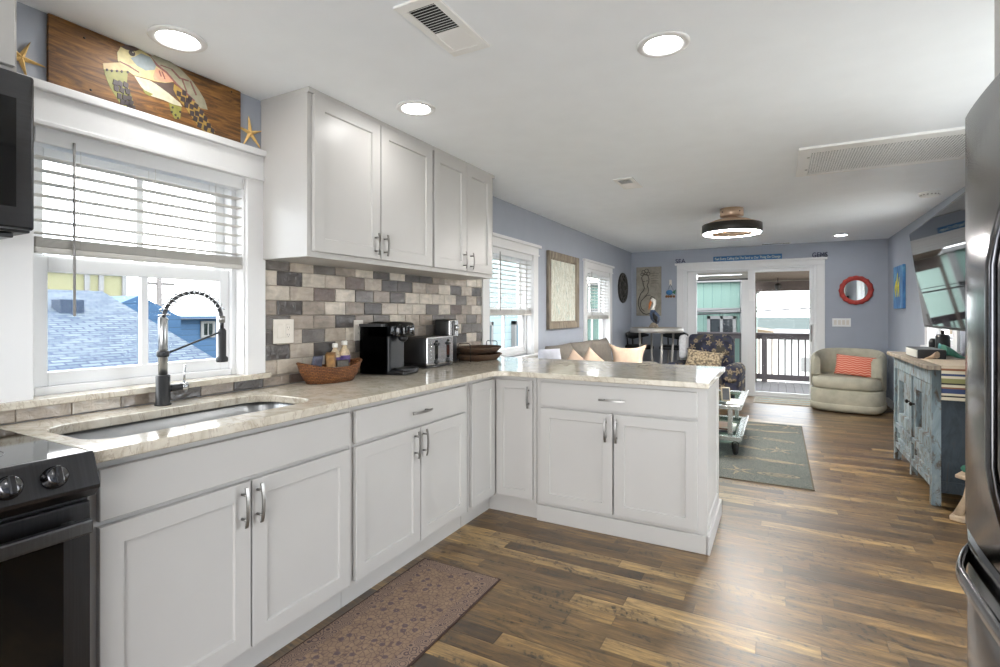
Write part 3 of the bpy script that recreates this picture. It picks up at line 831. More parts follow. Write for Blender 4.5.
# worktop with the sink cut out
def ring_tri(outer, holes, z0, z1):
    b = bmesh.new(); ed = []
    for lp in [outer] + holes:
        vs = [b.verts.new((x, y, z1)) for x, y in lp]
        ed += [b.edges.new((vs[i], vs[(i + 1) % len(vs)])) for i in range(len(vs))]
    bmesh.ops.triangle_fill(b, use_beauty=True, edges=ed)
    r = bmesh.ops.extrude_face_region(b, geom=list(b.faces))
    bmesh.ops.translate(b, verts=[g for g in r['geom'] if isinstance(g, bmesh.types.BMVert)], vec=(0, 0, z0 - z1))
    return b
SK = (0.175, 0.53, 0.735, 1.545)
rr = 0.09
inner = [(0.655 + rr - rr * math.cos(R(a)), 2.872 - rr + rr * math.sin(R(a))) for a in range(0, 91, 10)]
outer = [(0.012, 0.685), (0.655, 0.685)] + inner + [(1.893, 2.872), (1.906, 2.885), (1.906, 3.80), (1.893, 3.812), (0.012, 3.812)]
mb = MB(); mb._merge(ring_tri(outer, [rrect(*SK, 0.10)], 0.882, 0.914), None)
o = mb.build('countertop', 'quartz', bevel=0.004)
recenter(o); set_props(o, 'L-shaped beige quartz countertop running from the range onto the peninsula', 'countertop')

# sink bowl
t = thing('kitchen_sink', 'stainless steel undermount sink set in the quartz below the window', 'sink', (0.35, 1.12, 0.70))
x0, x1, y0, y1 = SK[0] - 0.004, SK[1] + 0.004, SK[2] - 0.004, SK[3] + 0.004
rg = []
for z_, in_, r_ in ((0.8815, -0.012, 0.112), (0.8815, 0.0, 0.104), (0.74, 0.006, 0.1), (0.712, 0.02, 0.09), (0.702, 0.05, 0.07)):
    rg.append([(x, y, z_) for x, y in rrect(x0 + in_, x1 - in_, y0 + in_, y1 - in_, r_)])
b = MB().loops(rg, cap0=False, smooth=True)
b.build('basin', 'sink_steel', t)
MB().lathe([(0.045, 0.7025), (0.045, 0.706), (0.036, 0.706), (0.03, 0.7035), (0.004, 0.7035)], (0.33, 1.12, 0), n=20).build('drain', 'chrome', t)

# spring faucet
fx, fy = 0.086, 1.165
t = thing('kitchen_faucet', 'tall black spring faucet standing behind the sink', 'faucet', (fx, fy, 0.914))
MB().lathe([(0.029, 0.914), (0.029, 0.919), (0.025, 0.92), (0.025, 1.03), (0.02, 1.034), (0.004, 1.034)], (fx, fy, 0), n=20).build('base', 'black_matte', t)
MB().lathe([(0.0165, 1.03), (0.0165, 1.256), (0.012, 1.262), (0.004, 1.262)], (fx, fy, 0), n=18).build('riser', 'satin_steel', t)
cy_, cz_, ra = fy + 0.123, 1.245, 0.117
arc = [Vector((fx, fy, 1.256))] + [Vector((fx, cy_ - 0.122 * math.cos(R(a)), cz_ + ra * math.sin(R(a)))) for a in range(8, 166, 6)]
arc += [Vector((fx, fy + 0.245, 1.235)), Vector((fx, fy + 0.246, 1.20))]
ho = MB().tube(arc, 0.008).build('hose', 'dark_steel', t)
sp = []; nt_ = 15; steps = nt_ * 10
L_ = len(arc) - 4
for i in range(steps):
    f = i / (steps - 1) * L_; k = min(int(f), L_ - 1); p = arc[k].lerp(arc[k + 1], f - k); d = (arc[k + 1] - arc[k]).normalized()
    u = Vector((1, 0, 0)); v = d.cross(u); a = 2 * math.pi * i / 10
    sp.append(p + (u * math.cos(a) + v * math.sin(a)) * 0.018)
MB().tube(sp, 0.0028, n=6).build('spring', 'chrome', ho)
MB().lathe([(0.0135, 1.235), (0.0135, 1.262), (0.008, 1.266)], (fx, fy + 0.245, 0), n=14).build('collar', 'nickel', ho)
MB().lathe([(0.022, 1.064), (0.024, 1.07), (0.024, 1.082), (0.0165, 1.09), (0.0165, 1.20), (0.011, 1.21)], (fx, fy + 0.246, 0), n=18).build('spray_head', 'black_matte', t)
MB().tube([(fx, fy + 0.015, 1.117), (fx, fy + 0.23, 1.192)], 0.0042).build('support_arm', 'black_matte', t)
MB().lathe([(0.019, 1.104), (0.022, 1.108), (0.022, 1.124), (0.019, 1.128)], (fx, fy, 0), n=18).build('clamp_ring', 'black_matte', t)
b = MB(); b.cyl((fx, fy + 0.02, 0.978), (fx, fy + 0.07, 0.978), 0.014); b.build('side_valve', 'black_matte', t)
b = MB(); b.cyl((fx, fy + 0.07, 0.978), (fx, fy + 0.094, 0.978), 0.0165); b.cyl((fx, fy + 0.082, 0.99), (fx, fy + 0.086, 1.066), 0.0045); b.build('lever', 'chrome', t)

# upper cabinets
def upper(label, ya, yb, z0, z1, doors, F, face, hz, name='upper_cabinet', x0=0.004, soffit=True):
    t = thing(name, label, 'cabinet', (0.17, (ya + yb) / 2, z0), 0, 'white upper cabinets')
    b = MB().box(x0, face - 0.021, ya, yb, z0, z1 - 0.012, bev=0.0015)
    b.build('body', 'cabinet_white', t)
    if soffit: MB().box(x0, face - 0.006, ya - 0.002, yb + 0.002, z1 - 0.022, ZC + 0.0005, bev=0.0).build('top_trim', 'cabinet_white', t)
    for a, c, hu in doors:
        o = shaker(F, a, c, z0 + 0.027, z1 - 0.024, face, rail=0.062).build('door', 'cabinet_white', t)
        if hu: handle(F, hu, hz, face, 0.115, True, o)
    return t
upper('wide white upper cabinet with two doors beside the turtle sign', 1.665, 2.622, 1.537, 2.312, [(1.69, 2.138, 2.097), (2.145, 2.612, 2.168)], LEFT, 0.345, 1.641)
upper('narrower white upper cabinet with two doors at the end above toaster and wicker tray', 2.625, 3.41, 1.537, 2.312, [(2.634, 3.008, 2.965), (3.014, 3.36, 3.055)], LEFT, 0.345, 1.636)
upper('white upper cabinet over the microwave', -0.11, 0.64, 1.94, 2.312, [(-0.10, 0.262, 0.23), (0.268, 0.63, 0.30)], LEFT, 0.345, 2.03)

# range
t = thing('kitchen_range', 'black slide-in range with glass cooktop and front knobs', 'range', (0.35, 0.295, 0))
ya, yb = -0.085, 0.675
MB().box(0.03, 0.645, ya, yb, 0.03, 0.895, bev=0.003).build('body', 'black_matte', t)
MB().box(0.02, 0.648, ya, yb + 0.002, 0.896, 0.918, bev=0.003).build('cooktop', 'black_gloss', t)
for cx_, cyy, r_ in ((0.19, 0.10, 0.085), (0.19, 0.47, 0.105), (0.46, 0.10, 0.105), (0.46, 0.48, 0.085)):
    b = MB()
    for q in (r_, r_ * 0.62):
        b.tube([(cx_ + q * math.cos(R(a)), cyy + q * math.sin(R(a)), 0.9182) for a in range(0, 360, 12)], 0.0008, n=4, closed=True)
    b.build('burner_ring', 'dark_steel', t)
MB().box(0.02, 0.075, ya, yb + 0.002, 0.916, 0.935, bev=0.005).build('rear_vent', 'black_matte', t)
prof = [(0.648, 0.92), (0.661, 0.921), (0.668, 0.914), (0.7, 0.842), (0.698, 0.832), (0.672, 0.808), (0.645, 0.808)]
MB().poly([(x, ya, z) for x, z in prof], (0, yb + 0.004 - ya, 0), bev=0.0015).build('control_panel', 'dark_steel', t)
nx = Vector((0.914, 0, 0.406))
for yk in (0.588, 0.502, 0.12, 0.03):
    c = Vector((0.6865, yk, 0.879))
    k = MB().lathe([(0.027, -0.002), (0.027, 0.004), (0.0235, 0.007), (0.022, 0.022), (0.018, 0.026), (0.003, 0.027)], c, nx, 24).build('knob', 'black_steel', t)
    u = Vector((0, 1, 0)); v = nx.cross(u)
    T = Matrix((( u.x, v.x, nx.x, c.x), (u.y, v.y, nx.y, c.y), (u.z, v.z, nx.z, c.z), (0, 0, 0, 1)))
    MB().box(-0.006, 0.006, -0.021, 0.021, 0.02, 0.034, bev=0.002, T=T).build('grip', 'dark_steel', k)
dr = MB().box(0.645, 0.668, ya + 0.004, yb - 0.004, 0.195, 0.795, bev=0.004).build('oven_door', 'dark_steel', t)
MB().box(0.667, 0.6705, ya + 0.062, yb - 0.062, 0.25, 0.71, bev=0.001).build('window', 'black_gloss', dr)
b = MB(); b.box(0.702, 0.722, ya + 0.02, yb - 0.02, 0.728, 0.764, bev=0.005)
for yk in (ya + 0.055, yb - 0.055): b.box(0.666, 0.708, yk - 0.012, yk + 0.012, 0.738, 0.757, bev=0.003)
b.build('handle', 'handle_steel', dr)
MB().box(0.645, 0.668, ya + 0.004, yb - 0.004, 0.035, 0.185, bev=0.004).build('drawer', 'dark_steel', t)

# microwave
t = thing('microwave', 'over-the-range black stainless microwave under the short wall cabinet', 'microwave', (0.2, 0.27, 1.497))
ya, yb = -0.11, 0.652
MB().box(0.006, 0.375, ya, yb, 1.50, 1.935, bev=0.003).build('body', 'black_matte', t)
dr = MB().box(0.376, 0.404, 0.07, yb, 1.505, 1.932, bev=0.008, seg=3).build('door', 'black_steel', t)
MB().box(0.403, 0.4055, 0.12, yb - 0.04, 1.565, 1.86, bev=0.001).build('window', 'black_gloss', dr)
MB().box(0.376, 0.404, ya, 0.068, 1.505, 1.932, bev=0.006).build('control_panel', 'black_gloss', t)
b = MB(); b.cyl((0.43, 0.085, 1.56), (0.43, 0.085, 1.88), 0.009)
for z_ in (1.59, 1.85): b.cyl((0.402, 0.085, z_), (0.43, 0.085, z_), 0.006)
b.build('handle', 'black_steel', dr)
b = MB().box(0.05, 0.36, ya + 0.03, yb - 0.03, 1.485, 1.50, bev=0.004); b.build('grease_filter', 'dark_steel', t)
b = MB().lathe([(0.03, 0.0), (0.03, -0.006), (0.022, -0.009), (0.003, -0.009)], (0.30, 0.52, 1.485), n=18); b.build('lamp_lens', 'plate_white', t)

# refrigerator with bowed doors
t = thing('refrigerator', 'black stainless french door refrigerator with curved bar handles', 'refrigerator', (3.05, 1.27, 0))
ya, yb = 0.81, 1.728
b = MB().box(2.705, 3.45, ya + 0.006, yb - 0.006, 0.03, 1.765, bev=0.004); b.box(2.72, 3.43, ya + 0.03, yb - 0.03, 0.0, 0.03); b.build('body', 'black_matte', t)
for yk in (ya + 0.09, yb - 0.09): MB().box(2.68, 2.80, yk - 0.06, yk + 0.06, 1.765, 1.785, bev=0.006).build('hinge_cover', 'black_matte', t)
ymid = (ya + yb) / 2
bow = lambda y: 2.641 - 0.021 * (1 - abs((y - ymid) / ((yb - ya) / 2)) ** 3)
def fdoor(a, c, z0, z1):
    n = 12; ys = [a + (c - a) * i / n for i in range(n + 1)]
    rg = []
    for i, y in enumerate(ys):
        x = bow(y); e_ = 0.008 if i in (0, n) else 0.0
        rg.append([(2.70, y, z0), (x + 0.008 + e_, y, z0), (x + e_, y, z0 + 0.008), (x + e_, y, z1 - 0.008), (x + 0.008 + e_, y, z1), (2.70, y, z1)])
    return MB().loops(rg, smooth=False)
for a, c, hy in ((ya, ymid - 0.002, ymid - 0.05), (ymid + 0.002, yb, ymid + 0.05)):
    o = fdoor(a, c, 0.742, 1.772).build('door', 'black_steel', t)
    for p in o.data.polygons: p.use_smooth = abs(p.normal.z) < 0.3 and abs(p.normal.y) < 0.6
    x = bow(hy); pts = []
    for i in range(17):
        f = i / 16; pts.append((x + 0.008 - 0.044 * min(1, math.sin(math.pi * f) * 1.5) ** 0.8, hy, 0.79 + 0.77 * f))
    MB().tube(pts, 0.013, n=12, flat=(0.009, 0.015)).build('handle', 'black_steel', o)
o = fdoor(ya, yb, 0.05, 0.734).build('freezer_drawer', 'black_steel', t)
for p in o.data.polygons: p.use_smooth = abs(p.normal.z) < 0.3 and abs(p.normal.y) < 0.6
pts = []
for i in range(25):
    f = i / 24; y = ya + 0.05 + (yb - ya - 0.10) * f
    pts.append((bow(y) + 0.008 - 0.046 * min(1, math.sin(math.pi * f) * 1.7) ** 0.8, y, 0.69))
MB().tube(pts, 0.013, n=12, flat=(0.02, 0.009)).build('handle', 'black_steel', o)
t = thing('wall_cabinet', 'white cabinet above the refrigerator near the ceiling', 'cabinet', (3.1, 1.27, 1.80), 0, None)
MB().box(2.72, XR - 0.004, 0.80, 1.735, 1.80, ZC - 0.001, bev=0.002).build('body', 'cabinet_white', t)
FR = lambda u, d, z: Vector((-d, u, z))
for a, c in ((0.81, 1.264), (1.271, 1.725)): shaker(FR, a, c, 1.815, 2.285, -2.70).build('door', 'cabinet_white', t)

# turtle sign and starfish on the window head
TURTLE = [('shell', [(1.149, 2.301), (1.174, 2.315), (1.22, 2.314), (1.269, 2.301), (1.319, 2.27), (1.351, 2.238), (1.375, 2.207), (1.388, 2.169), (1.358, 2.165), (1.325, 2.183), (1.294, 2.21), (1.253, 2.232), (1.22, 2.259), (1.191, 2.274), (1.163, 2.286)]), ('plastron', [(1.094, 2.199), (1.151, 2.204), (1.18, 2.197), (1.226, 2.178), (1.269, 2.156), (1.278, 2.144), (1.244, 2.141), (1.203, 2.145), (1.151, 2.144), (1.118, 2.167)]), ('dark', [(1.163, 2.202), (1.209, 2.217), (1.244, 2.231), (1.256, 2.208), (1.275, 2.165), (1.22, 2.182)]), ('olive', [(0.988, 2.203), (1.01, 2.212), (1.076, 2.22), (1.071, 2.195), (1.068, 2.159), (1.086, 2.114), (1.096, 2.065), (1.071, 2.059), (1.04, 2.08), (1.01, 2.125), (0.995, 2.164)]), ('olive', [(1.223, 2.14), (1.275, 2.14), (1.269, 2.09), (1.247, 2.083), (1.232, 2.106)]), ('olive', [(1.124, 2.158), (1.163, 2.154), (1.151, 2.141), (1.132, 2.146)]), ('yellow', [(1.244, 2.225), (1.281, 2.217), (1.332, 2.185), (1.371, 2.147), (1.422, 2.078), (1.391, 2.059), (1.345, 2.083), (1.294, 2.14), (1.256, 2.177), (1.241, 2.202)]), ('head', [(1.035, 2.263), (1.047, 2.291), (1.071, 2.305), (1.102, 2.313), (1.129, 2.308), (1.151, 2.3), (1.18, 2.279), (1.209, 2.26), (1.244, 2.235), (1.209, 2.217), (1.168, 2.208), (1.124, 2.205), (1.092, 2.201), (1.055, 2.215), (1.037, 2.235)]), ('tan', [(0.988, 2.203), (1.04, 2.228), (1.081, 2.214), (1.045, 2.199), (0.99, 2.182)]), ('dark', [(1.047, 2.291), (1.063, 2.306), (1.092, 2.313), (1.113, 2.309), (1.097, 2.296), (1.065, 2.288)]), ('blue', [(1.081, 2.263), (1.097, 2.276), (1.118, 2.297), (1.151, 2.297), (1.174, 2.273), (1.168, 2.253), (1.135, 2.236), (1.102, 2.243)]), ('pink', [(1.174, 2.264), (1.209, 2.26), (1.244, 2.236), (1.209, 2.219), (1.168, 2.212), (1.163, 2.226)]), ('line', [(1.151, 2.303), (1.18, 2.28), (1.217, 2.264), (1.256, 2.233), (1.332, 2.189), (1.325, 2.183), (1.25, 2.228), (1.212, 2.257), (1.174, 2.272)]), ('line', [(1.191, 2.284), (1.232, 2.285), (1.235, 2.283), (1.191, 2.279)]), ('line', [(1.235, 2.287), (1.269, 2.263), (1.306, 2.265), (1.303, 2.259), (1.266, 2.257), (1.232, 2.281)]), ('line', [(1.275, 2.258), (1.294, 2.213), (1.299, 2.211), (1.28, 2.26)]), ('line', [(1.309, 2.263), (1.335, 2.212), (1.34, 2.215), (1.314, 2.265)]), ('line', [(1.183, 2.256), (1.191, 2.235), (1.196, 2.237), (1.187, 2.258)]), ('line', [(1.194, 2.257), (1.206, 2.23), (1.21, 2.232), (1.199, 2.258)]), ('line', [(1.042, 2.235), (1.076, 2.232), (1.113, 2.221), (1.11, 2.217), (1.073, 2.227), (1.042, 2.231)])]
CELLS = [(1.029, 2.147), (1.046, 2.149), (1.064, 2.152), (1.032, 2.126), (1.052, 2.127), (1.07, 2.129), (1.042, 2.101), (1.061, 2.102), (1.077, 2.106), (1.053, 2.082), (1.068, 2.084), (1.082, 2.09), (1.077, 2.07), (1.089, 2.073)] 
CELLS2 = [(1.263, 2.192), (1.286, 2.204), (1.28, 2.176), (1.3, 2.177), (1.294, 2.156), (1.316, 2.157), (1.309, 2.187), (1.335, 2.167), (1.319, 2.129), (1.34, 2.136), (1.358, 2.148), (1.332, 2.111), (1.357, 2.116), (1.377, 2.126), (1.351, 2.089), (1.377, 2.084), (1.391, 2.101), (1.409, 2.084)] 
SPOTS = [(1.238, 2.127), (1.235, 2.107), (1.25, 2.1), (1.26, 2.09), (1.269, 2.119), (1.001, 2.184), (1.017, 2.187), (1.034, 2.193), (1.05, 2.198), (1.071, 2.204)] 
EYE = (1.085, 2.283)
t = thing('turtle_sign', 'brown plank sign painted with a swimming sea turtle above the sink window', 'sign', (0.02, 1.19, 2.062))
MB().box(0.004, 0.02, 0.826, 1.547, 2.063, ZC - 0.004, bev=0.002).build('board', 'sign_plank', t)
b = MB('t_shell'); xk = 0.0198
for i, (nm, pts) in enumerate(TURTLE):
    b.poly([(xk, y, z) for y, z in pts], (0.0006 + 0.00012 * i, 0, 0), 't_' + nm)
for cl, s_ in ((CELLS, 0.0112), (CELLS2, 0.0118), (SPOTS, 0.004)):
    for k, (y, z) in enumerate(cl):
        n = 4 if s_ > 0.005 else 6; a0 = R(40) + rnd.uniform(-0.2, 0.2)
        b.poly([(xk, y + s_ * (0.8 + 0.35 * rnd.random()) * math.cos(a0 + 2 * math.pi * j / n), z + s_ * 1.25 * math.sin(a0 + 2 * math.pi * j / n)) for j in range(n)], (0.0035, 0, 0), 't_cell')
b.poly([(xk, EYE[0] + 0.011 * math.cos(R(a)), EYE[1] + 0.011 * math.sin(R(a))) for a in range(0, 360, 20)], (0.0036, 0, 0), 't_cell')
b.poly([(xk, EYE[0] + 0.003 + 0.003 * math.cos(R(a)), EYE[1] + 0.004 + 0.003 * math.sin(R(a))) for a in range(0, 360, 40)], (0.0042, 0, 0), 't_plastron')
b.build('painted_turtle', None, t)
b = MB()
for y, z in ((0.93, 2.27), (1.50, 2.29), (0.95, 2.09)): b.lathe([(0.004, 0.0), (0.004, 0.002), (0.001, 0.003)], (0.0195, y, z), (1, 0, 0), 10)
b.build('screw', 'dark_iron', t)
def star(label, y, z, r_, a0):
    b = MB(); c = Vector((0.004, y, z)); n = 10
    top = []
    bb = bmesh.new(); ce = bb.verts.new(c + Vector((0.013, 0, 0))); base = bb.verts.new(c)
    vs = []; ms = []
    for i in range(n):
        a = a0 + 2 * math.pi * i / n; q = r_ if i % 2 == 0 else r_ * 0.19
        vs.append(bb.verts.new(c + Vector((0, q * math.cos(a), q * math.sin(a)))))
        ms.append(bb.verts.new(c + Vector((0.009 if i % 2 == 0 else 0.006, q * 0.8 * math.cos(a), q * 0.8 * math.sin(a)))))
    for i in range(n):
        j = (i + 1) % n
        bb.faces.new((vs[i], vs[j], ms[j], ms[i])); bb.faces.new((ms[i], ms[j], ce)); bb.faces.new((vs[j], vs[i], base))
    b._merge(bb, None)
    o = recenter(b.build('starfish', 'starfish')); set_props(o, label, 'starfish', 'starfish beside the turtle sign')
star('dried starfish on the window head between turtle sign and upper cabinet', 1.606, 2.136, 0.082, R(97))
star('dried starfish on the window head between microwave cabinet and turtle sign', 0.757, 2.127, 0.072, R(-4))

# outlets on the tile
def plate(label, y, z, w_, h_, n, x=0.0115, mat='plate_ivory'):
    t = thing('wall_outlet', label, 'outlet', (x, y, z - h_ / 2), 0, None)
    MB().box(x, x + 0.006, y - w_ / 2, y + w_ / 2, z - h_ / 2, z + h_ / 2, bev=0.002).build('cover_plate', mat, t)
    for k in range(n):
        yc = y + (k - (n - 1) / 2) * 0.05
        if n == 2 and k == 0:
            MB().box(x + 0.005, x + 0.009, yc - 0.017, yc + 0.017, z - 0.034, z + 0.034, bev=0.002).build('rocker_switch', mat, t)
            continue
        b = MB().box(x + 0.005, x + 0.0078, yc - 0.017, yc + 0.017, z - 0.034, z + 0.034, bev=0.001); o = b.build('receptacle', mat, t)
        b = MB()
        for zz in (-0.018, 0.018):
            for dy in (-0.006, 0.006): b.box(x + 0.0076, x + 0.0082, yc + dy - 0.001, yc + dy + 0.001, z + zz - 0.004, z + zz + 0.005)
            b.cyl((x + 0.0076, yc, z + zz - 0.01), (x + 0.0082, yc, z + zz - 0.01), 0.002, n=8)
        b.build('slot', 'slot_dark', o)
plate('ivory double wall plate with switch and outlet beside the sink window', 1.787, 1.185, 0.122, 0.122, 2)
plate('single ivory outlet plate on the tile between snack basket and coffee maker', 2.318, 1.175, 0.075, 0.122, 1)

# ---------------------------------------------------------------- things on the worktop
Zt = 0.9145
def basket(t, c, rx, ry, h, rz, mat, wall=0.006):
    """oval woven basket, rim dipping in the middle of the long sides"""
    n = 40; rg = []
    T = Matrix.Translation(c) @ Matrix.Rotation(rz, 4, 'Z')
    def ring(f, z, dip): return [T @ Vector((rx * f * math.cos(2 * math.pi * k / n), ry * f * math.sin(2 * math.pi * k / n), z + dip * (math.cos(2 * math.pi * k / n) ** 2))) for k in range(n)]
    out = [ring(0.72, 0, 0), ring(0.84, h * 0.35, 0.006), ring(0.94, h * 0.7, 0.015), ring(1.0, h, 0.03)]
    inn = [ring(0.965, h, 0.03), ring(0.90, h * 0.7, 0.015), ring(0.80, h * 0.35, 0.006), ring(0.68, 0.008, 0)]
    MB().loops(out + inn, smooth=True).build('woven_body', mat, t)
    MB().tube(ring(0.985, h, 0.03), 0.006, closed=True).build('rim', mat, t)
bc = (0.135, 1.985, Zt)
t = thing('snack_basket', 'oval honey wicker basket of snacks on the counter beside the coffee maker', 'basket', bc)
basket(t, bc, 0.182, 0.098, 0.078, R(78), 'wicker_honey')
def packet(label, name, c, w_, h_, th, tilt, rz, mat, g):
    o = cushion(w_, h_, th, n=10, pinch=0.02, p=5).build(name, mat)
    o.location = c; o.rotation_euler = (tilt, 0, rz); return set_props(o, label, 'snack packet', g)
B_ = lambda a, b_, z: (bc[0] + a, bc[1] + b_, Zt + z)
packet('brown and blue striped snack packet at the outlet end of the wicker basket', 'snack_packet', B_(-0.01, -0.085, 0.094), 0.08, 0.10, 0.022, R(12), R(100), 'packet_blue', 'packets in the snack basket')
packet('white wrapped snack bar lying at the front of the wicker basket', 'snack_packet', B_(0.035, -0.035, 0.066), 0.09, 0.04, 0.02, R(60), R(80), 'packet_white', 'packets in the snack basket')
packet('golden snack sleeve leaning mid basket', 'snack_packet', B_(0.012, -0.01, 0.098), 0.05, 0.105, 0.02, R(-18), R(60), 'packet_gold', 'packets in the snack basket')
packet('brown snack sleeve leaning behind the golden one in the basket', 'snack_packet', B_(-0.015, 0.022, 0.1), 0.05, 0.11, 0.02, R(-14), R(60), 'packet_brown', 'packets in the snack basket')
packet('dark grey snack pouch in front of the bottles in the basket', 'snack_packet', B_(0.028, 0.062, 0.072), 0.075, 0.08, 0.024, R(-12), R(75), 'packet_grey', 'packets in the snack basket')
def bottle(label, c, s_):
    t = thing('syrup_bottle', label, 'bottle', c, 0, 'bottles in the snack basket')
    MB().lathe([(0.023 * s_, 0), (0.025 * s_, 0.004), (0.025 * s_, 0.085 * s_), (0.021 * s_, 0.1 * s_), (0.010 * s_, 0.118 * s_), (0.010 * s_, 0.128 * s_)], c, n=18).build('body', 'bottle_cream', t)
    MB().lathe([(0.0256 * s_, 0.045 * s_), (0.0256 * s_, 0.08 * s_)], c, n=18).build('label', 'label_purple', t)
    MB().lathe([(0.013 * s_, 0.126 * s_), (0.013 * s_, 0.143 * s_), (0.01 * s_, 0.146 * s_)], c, n=14).build('cap', 'cap_white', t)
bottle('cream bottle with purple label and white cap, standing nearer the coffee maker', B_(-0.025, 0.125, 0.035), 1.2)
bottle('slightly shorter cream bottle with purple label in the middle of the wicker basket', B_(-0.04, 0.07, 0.032), 1.14)

# coffee maker
c = (0.175, 2.44, Zt); rz = R(10)
t = thing('coffee_maker', 'black single-serve coffee maker with side water tank on the counter', 'coffee maker', c, rz)
def Lb(): return MB()
b = Lb().box(-0.15, 0.03, -0.085, 0.085, 0.0, 0.20, bev=0.014, seg=3); b.box(-0.15, 0.12, -0.085, 0.085, 0.0, 0.022, bev=0.008)
b.build('body', 'black_plastic', t, local=True)
rg = [[(x * k[0] - 0.01, y * k[0], k[1]) for x, y in rrect(-0.135, 0.125, -0.085, 0.085, 0.05)] for k in ((0.98, 0.195), (1.0, 0.20), (1.0, 0.245), (0.94, 0.262), (0.6, 0.27))]
o = MB().loops(rg, smooth=True).build('brew_head', 'black_gloss', t, local=True)
MB().lathe([(0.03, 0.196), (0.026, 0.176), (0.012, 0.165)], (0.065, 0, 0), n=18).build('spout', 'black_plastic', o, local=True)
MB().tube([(0.112 - 0.04 * (k / 8 * 2 - 1) ** 2, (k / 8 * 2 - 1) * 0.07, 0.245) for k in range(9)], 0.006).build('lid_handle', 'black_plastic', o, local=True)
rg = [[(x, y, z_) for x, y in rrect(-0.14, 0.02, -0.135, -0.088, 0.02)] for z_ in (0.01, 0.245)]
MB().loops(rg, smooth=True).build('water_tank', 'smoke_tank', t, local=True)
MB().loops([[(x, y, z_) for x, y in rrect(-0.143, 0.023, -0.138, -0.086, 0.02)] for z_ in (0.245, 0.258)]).build('tank_lid', 'black_plastic', t, local=True)
b = MB().loops([[(x, y, z_) for x, y in rrect(0.03, 0.15, -0.07, 0.07, 0.055)] for z_ in (0.0225, 0.032)]); b.build('drip_tray', 'black_matte', t, local=True)

for o in t.children_recursive: o.data.transform(Matrix.Diagonal((1.05, 1.05, 1.16, 1)))
# toaster, its lever face towards the camera side
c = (0.115, 2.895, Zt); rz = R(2)
t = thing('toaster', 'four-slice toaster with black sides and brushed steel lever face', 'toaster', c, rz)
b = MB().box(-0.145, 0.10, -0.135, 0.135, 0.016, 0.185, bev=0.02, seg=3, smooth=True); b.build('body', 'black_matte', t, local=True)
b = MB().box(-0.14, 0.11, -0.13, 0.13, 0.0, 0.02, bev=0.006); b.build('base', 'black_plastic', t, local=True)
fp = MB().box(0.098, 0.118, -0.137, 0.137, 0.014, 0.188, bev=0.012, seg=3).build('front_panel', 'toaster_steel', t, local=True)
for yk in (-0.045, 0.075):
    b = MB().loops([[(x_, yk + 0.017 * u, 0.105 + 0.06 * v) for u, v in [(math.cos(R(a)), math.copysign(min(1, abs(math.sin(R(a))) * 1.6), math.sin(R(a)))) for a in range(0, 360, 15)]] for x_ in (0.1175, 0.1188)])
    b.build('lever_slot', 'black_gloss', fp, local=True)
    MB().box(0.118, 0.136, yk - 0.016, yk + 0.016, 0.133, 0.15, bev=0.005).build('lever', 'black_plastic', fp, local=True)
    MB().lathe([(0.018, 0), (0.018, 0.006), (0.014, 0.012), (0.002, 0.013)], (0.118, yk, 0.034), (1, 0, 0), 16).build('dial', 'black_plastic', fp, local=True)
b = MB()
for k in range(5): b.lathe([(0.006, 0), (0.006, 0.003), (0.004, 0.004)], (0.1178, -0.098, 0.06 + k * 0.022), (1, 0, 0), 10)
b.build('button', 'chrome', fp, local=True)
b = MB()
for yk in (-0.1, -0.05, 0.05, 0.1): b.box(-0.11, 0.07, yk - 0.012, yk + 0.012, 0.184, 0.1858)
b.build('bread_slot', 'slot_dark', t, local=True)

for o in t.children_recursive: o.data.transform(Matrix.Diagonal((0.78, 1.2, 1.1, 1)))
# can opener behind the toaster
c = (0.085, 3.14, Zt)
t = thing('can_opener', 'upright silver and black electric can opener behind the toaster', 'can opener', c, R(5))
MB().box(-0.055, 0.05, -0.055, 0.055, 0.0, 0.255, bev=0.015, seg=3, smooth=True).build('body', 'black_plastic', t, local=True)
fp = MB().box(0.046, 0.058, -0.053, 0.053, 0.15, 0.25, bev=0.006).build('face_plate', 'toaster_steel', t, local=True)
MB().lathe([(0.016, 0), (0.016, 0.012), (0.01, 0.016)], (0.056, 0.025, 0.205), (1, 0, 0), 18).build('cutter_wheel', 'chrome', fp, local=True)
MB().box(0.056, 0.066, -0.02, -0.004, 0.16, 0.245, bev=0.004).build('lever', 'black_gloss', fp, local=True)
MB().tube([(0.02, 0.055, 0.19), (0.02, 0.075, 0.18), (0.02, 0.078, 0.15), (0.02, 0.06, 0.135)], 0.005).build('cord_hook', 'black_plastic', t, local=True)

for o in t.children_recursive: o.data.transform(Matrix.Diagonal((1.15, 1.25, 1.25, 1)))
# tiered wicker tray
c = (0.165, 3.47, Zt)
t = thing('tiered_wicker_tray', 'two-tier dark wicker tray with wire handles at the end of the tile', 'tray', c, R(0))
def tray(name, z0_, rx, ry, h):
    n = 36; ring = lambda f, z_: [(rx * f * (abs(math.cos(a)) ** 0.8) * math.copysign(1, math.cos(a)), ry * f * (abs(math.sin(a)) ** 0.8) * math.copysign(1, math.sin(a)), z_) for a in [2 * math.pi * k / n for k in range(n)]]
    o = MB().loops([ring(0.8, z0_), ring(0.92, z0_ + h * 0.5), ring(1.0, z0_ + h), ring(0.965, z0_ + h), ring(0.88, z0_ + h * 0.5), ring(0.76, z0_ + 0.006)], smooth=True).build(name, 'wicker_dark', t, local=True)
    MB().tube(ring(0.985, z0_ + h), 0.006, closed=True).build('rim', 'wicker_dark', o, local=True)
tray('lower_tray', 0.003, 0.155, 0.205, 0.04)
tray('upper_tray', 0.06, 0.15, 0.21, 0.038)
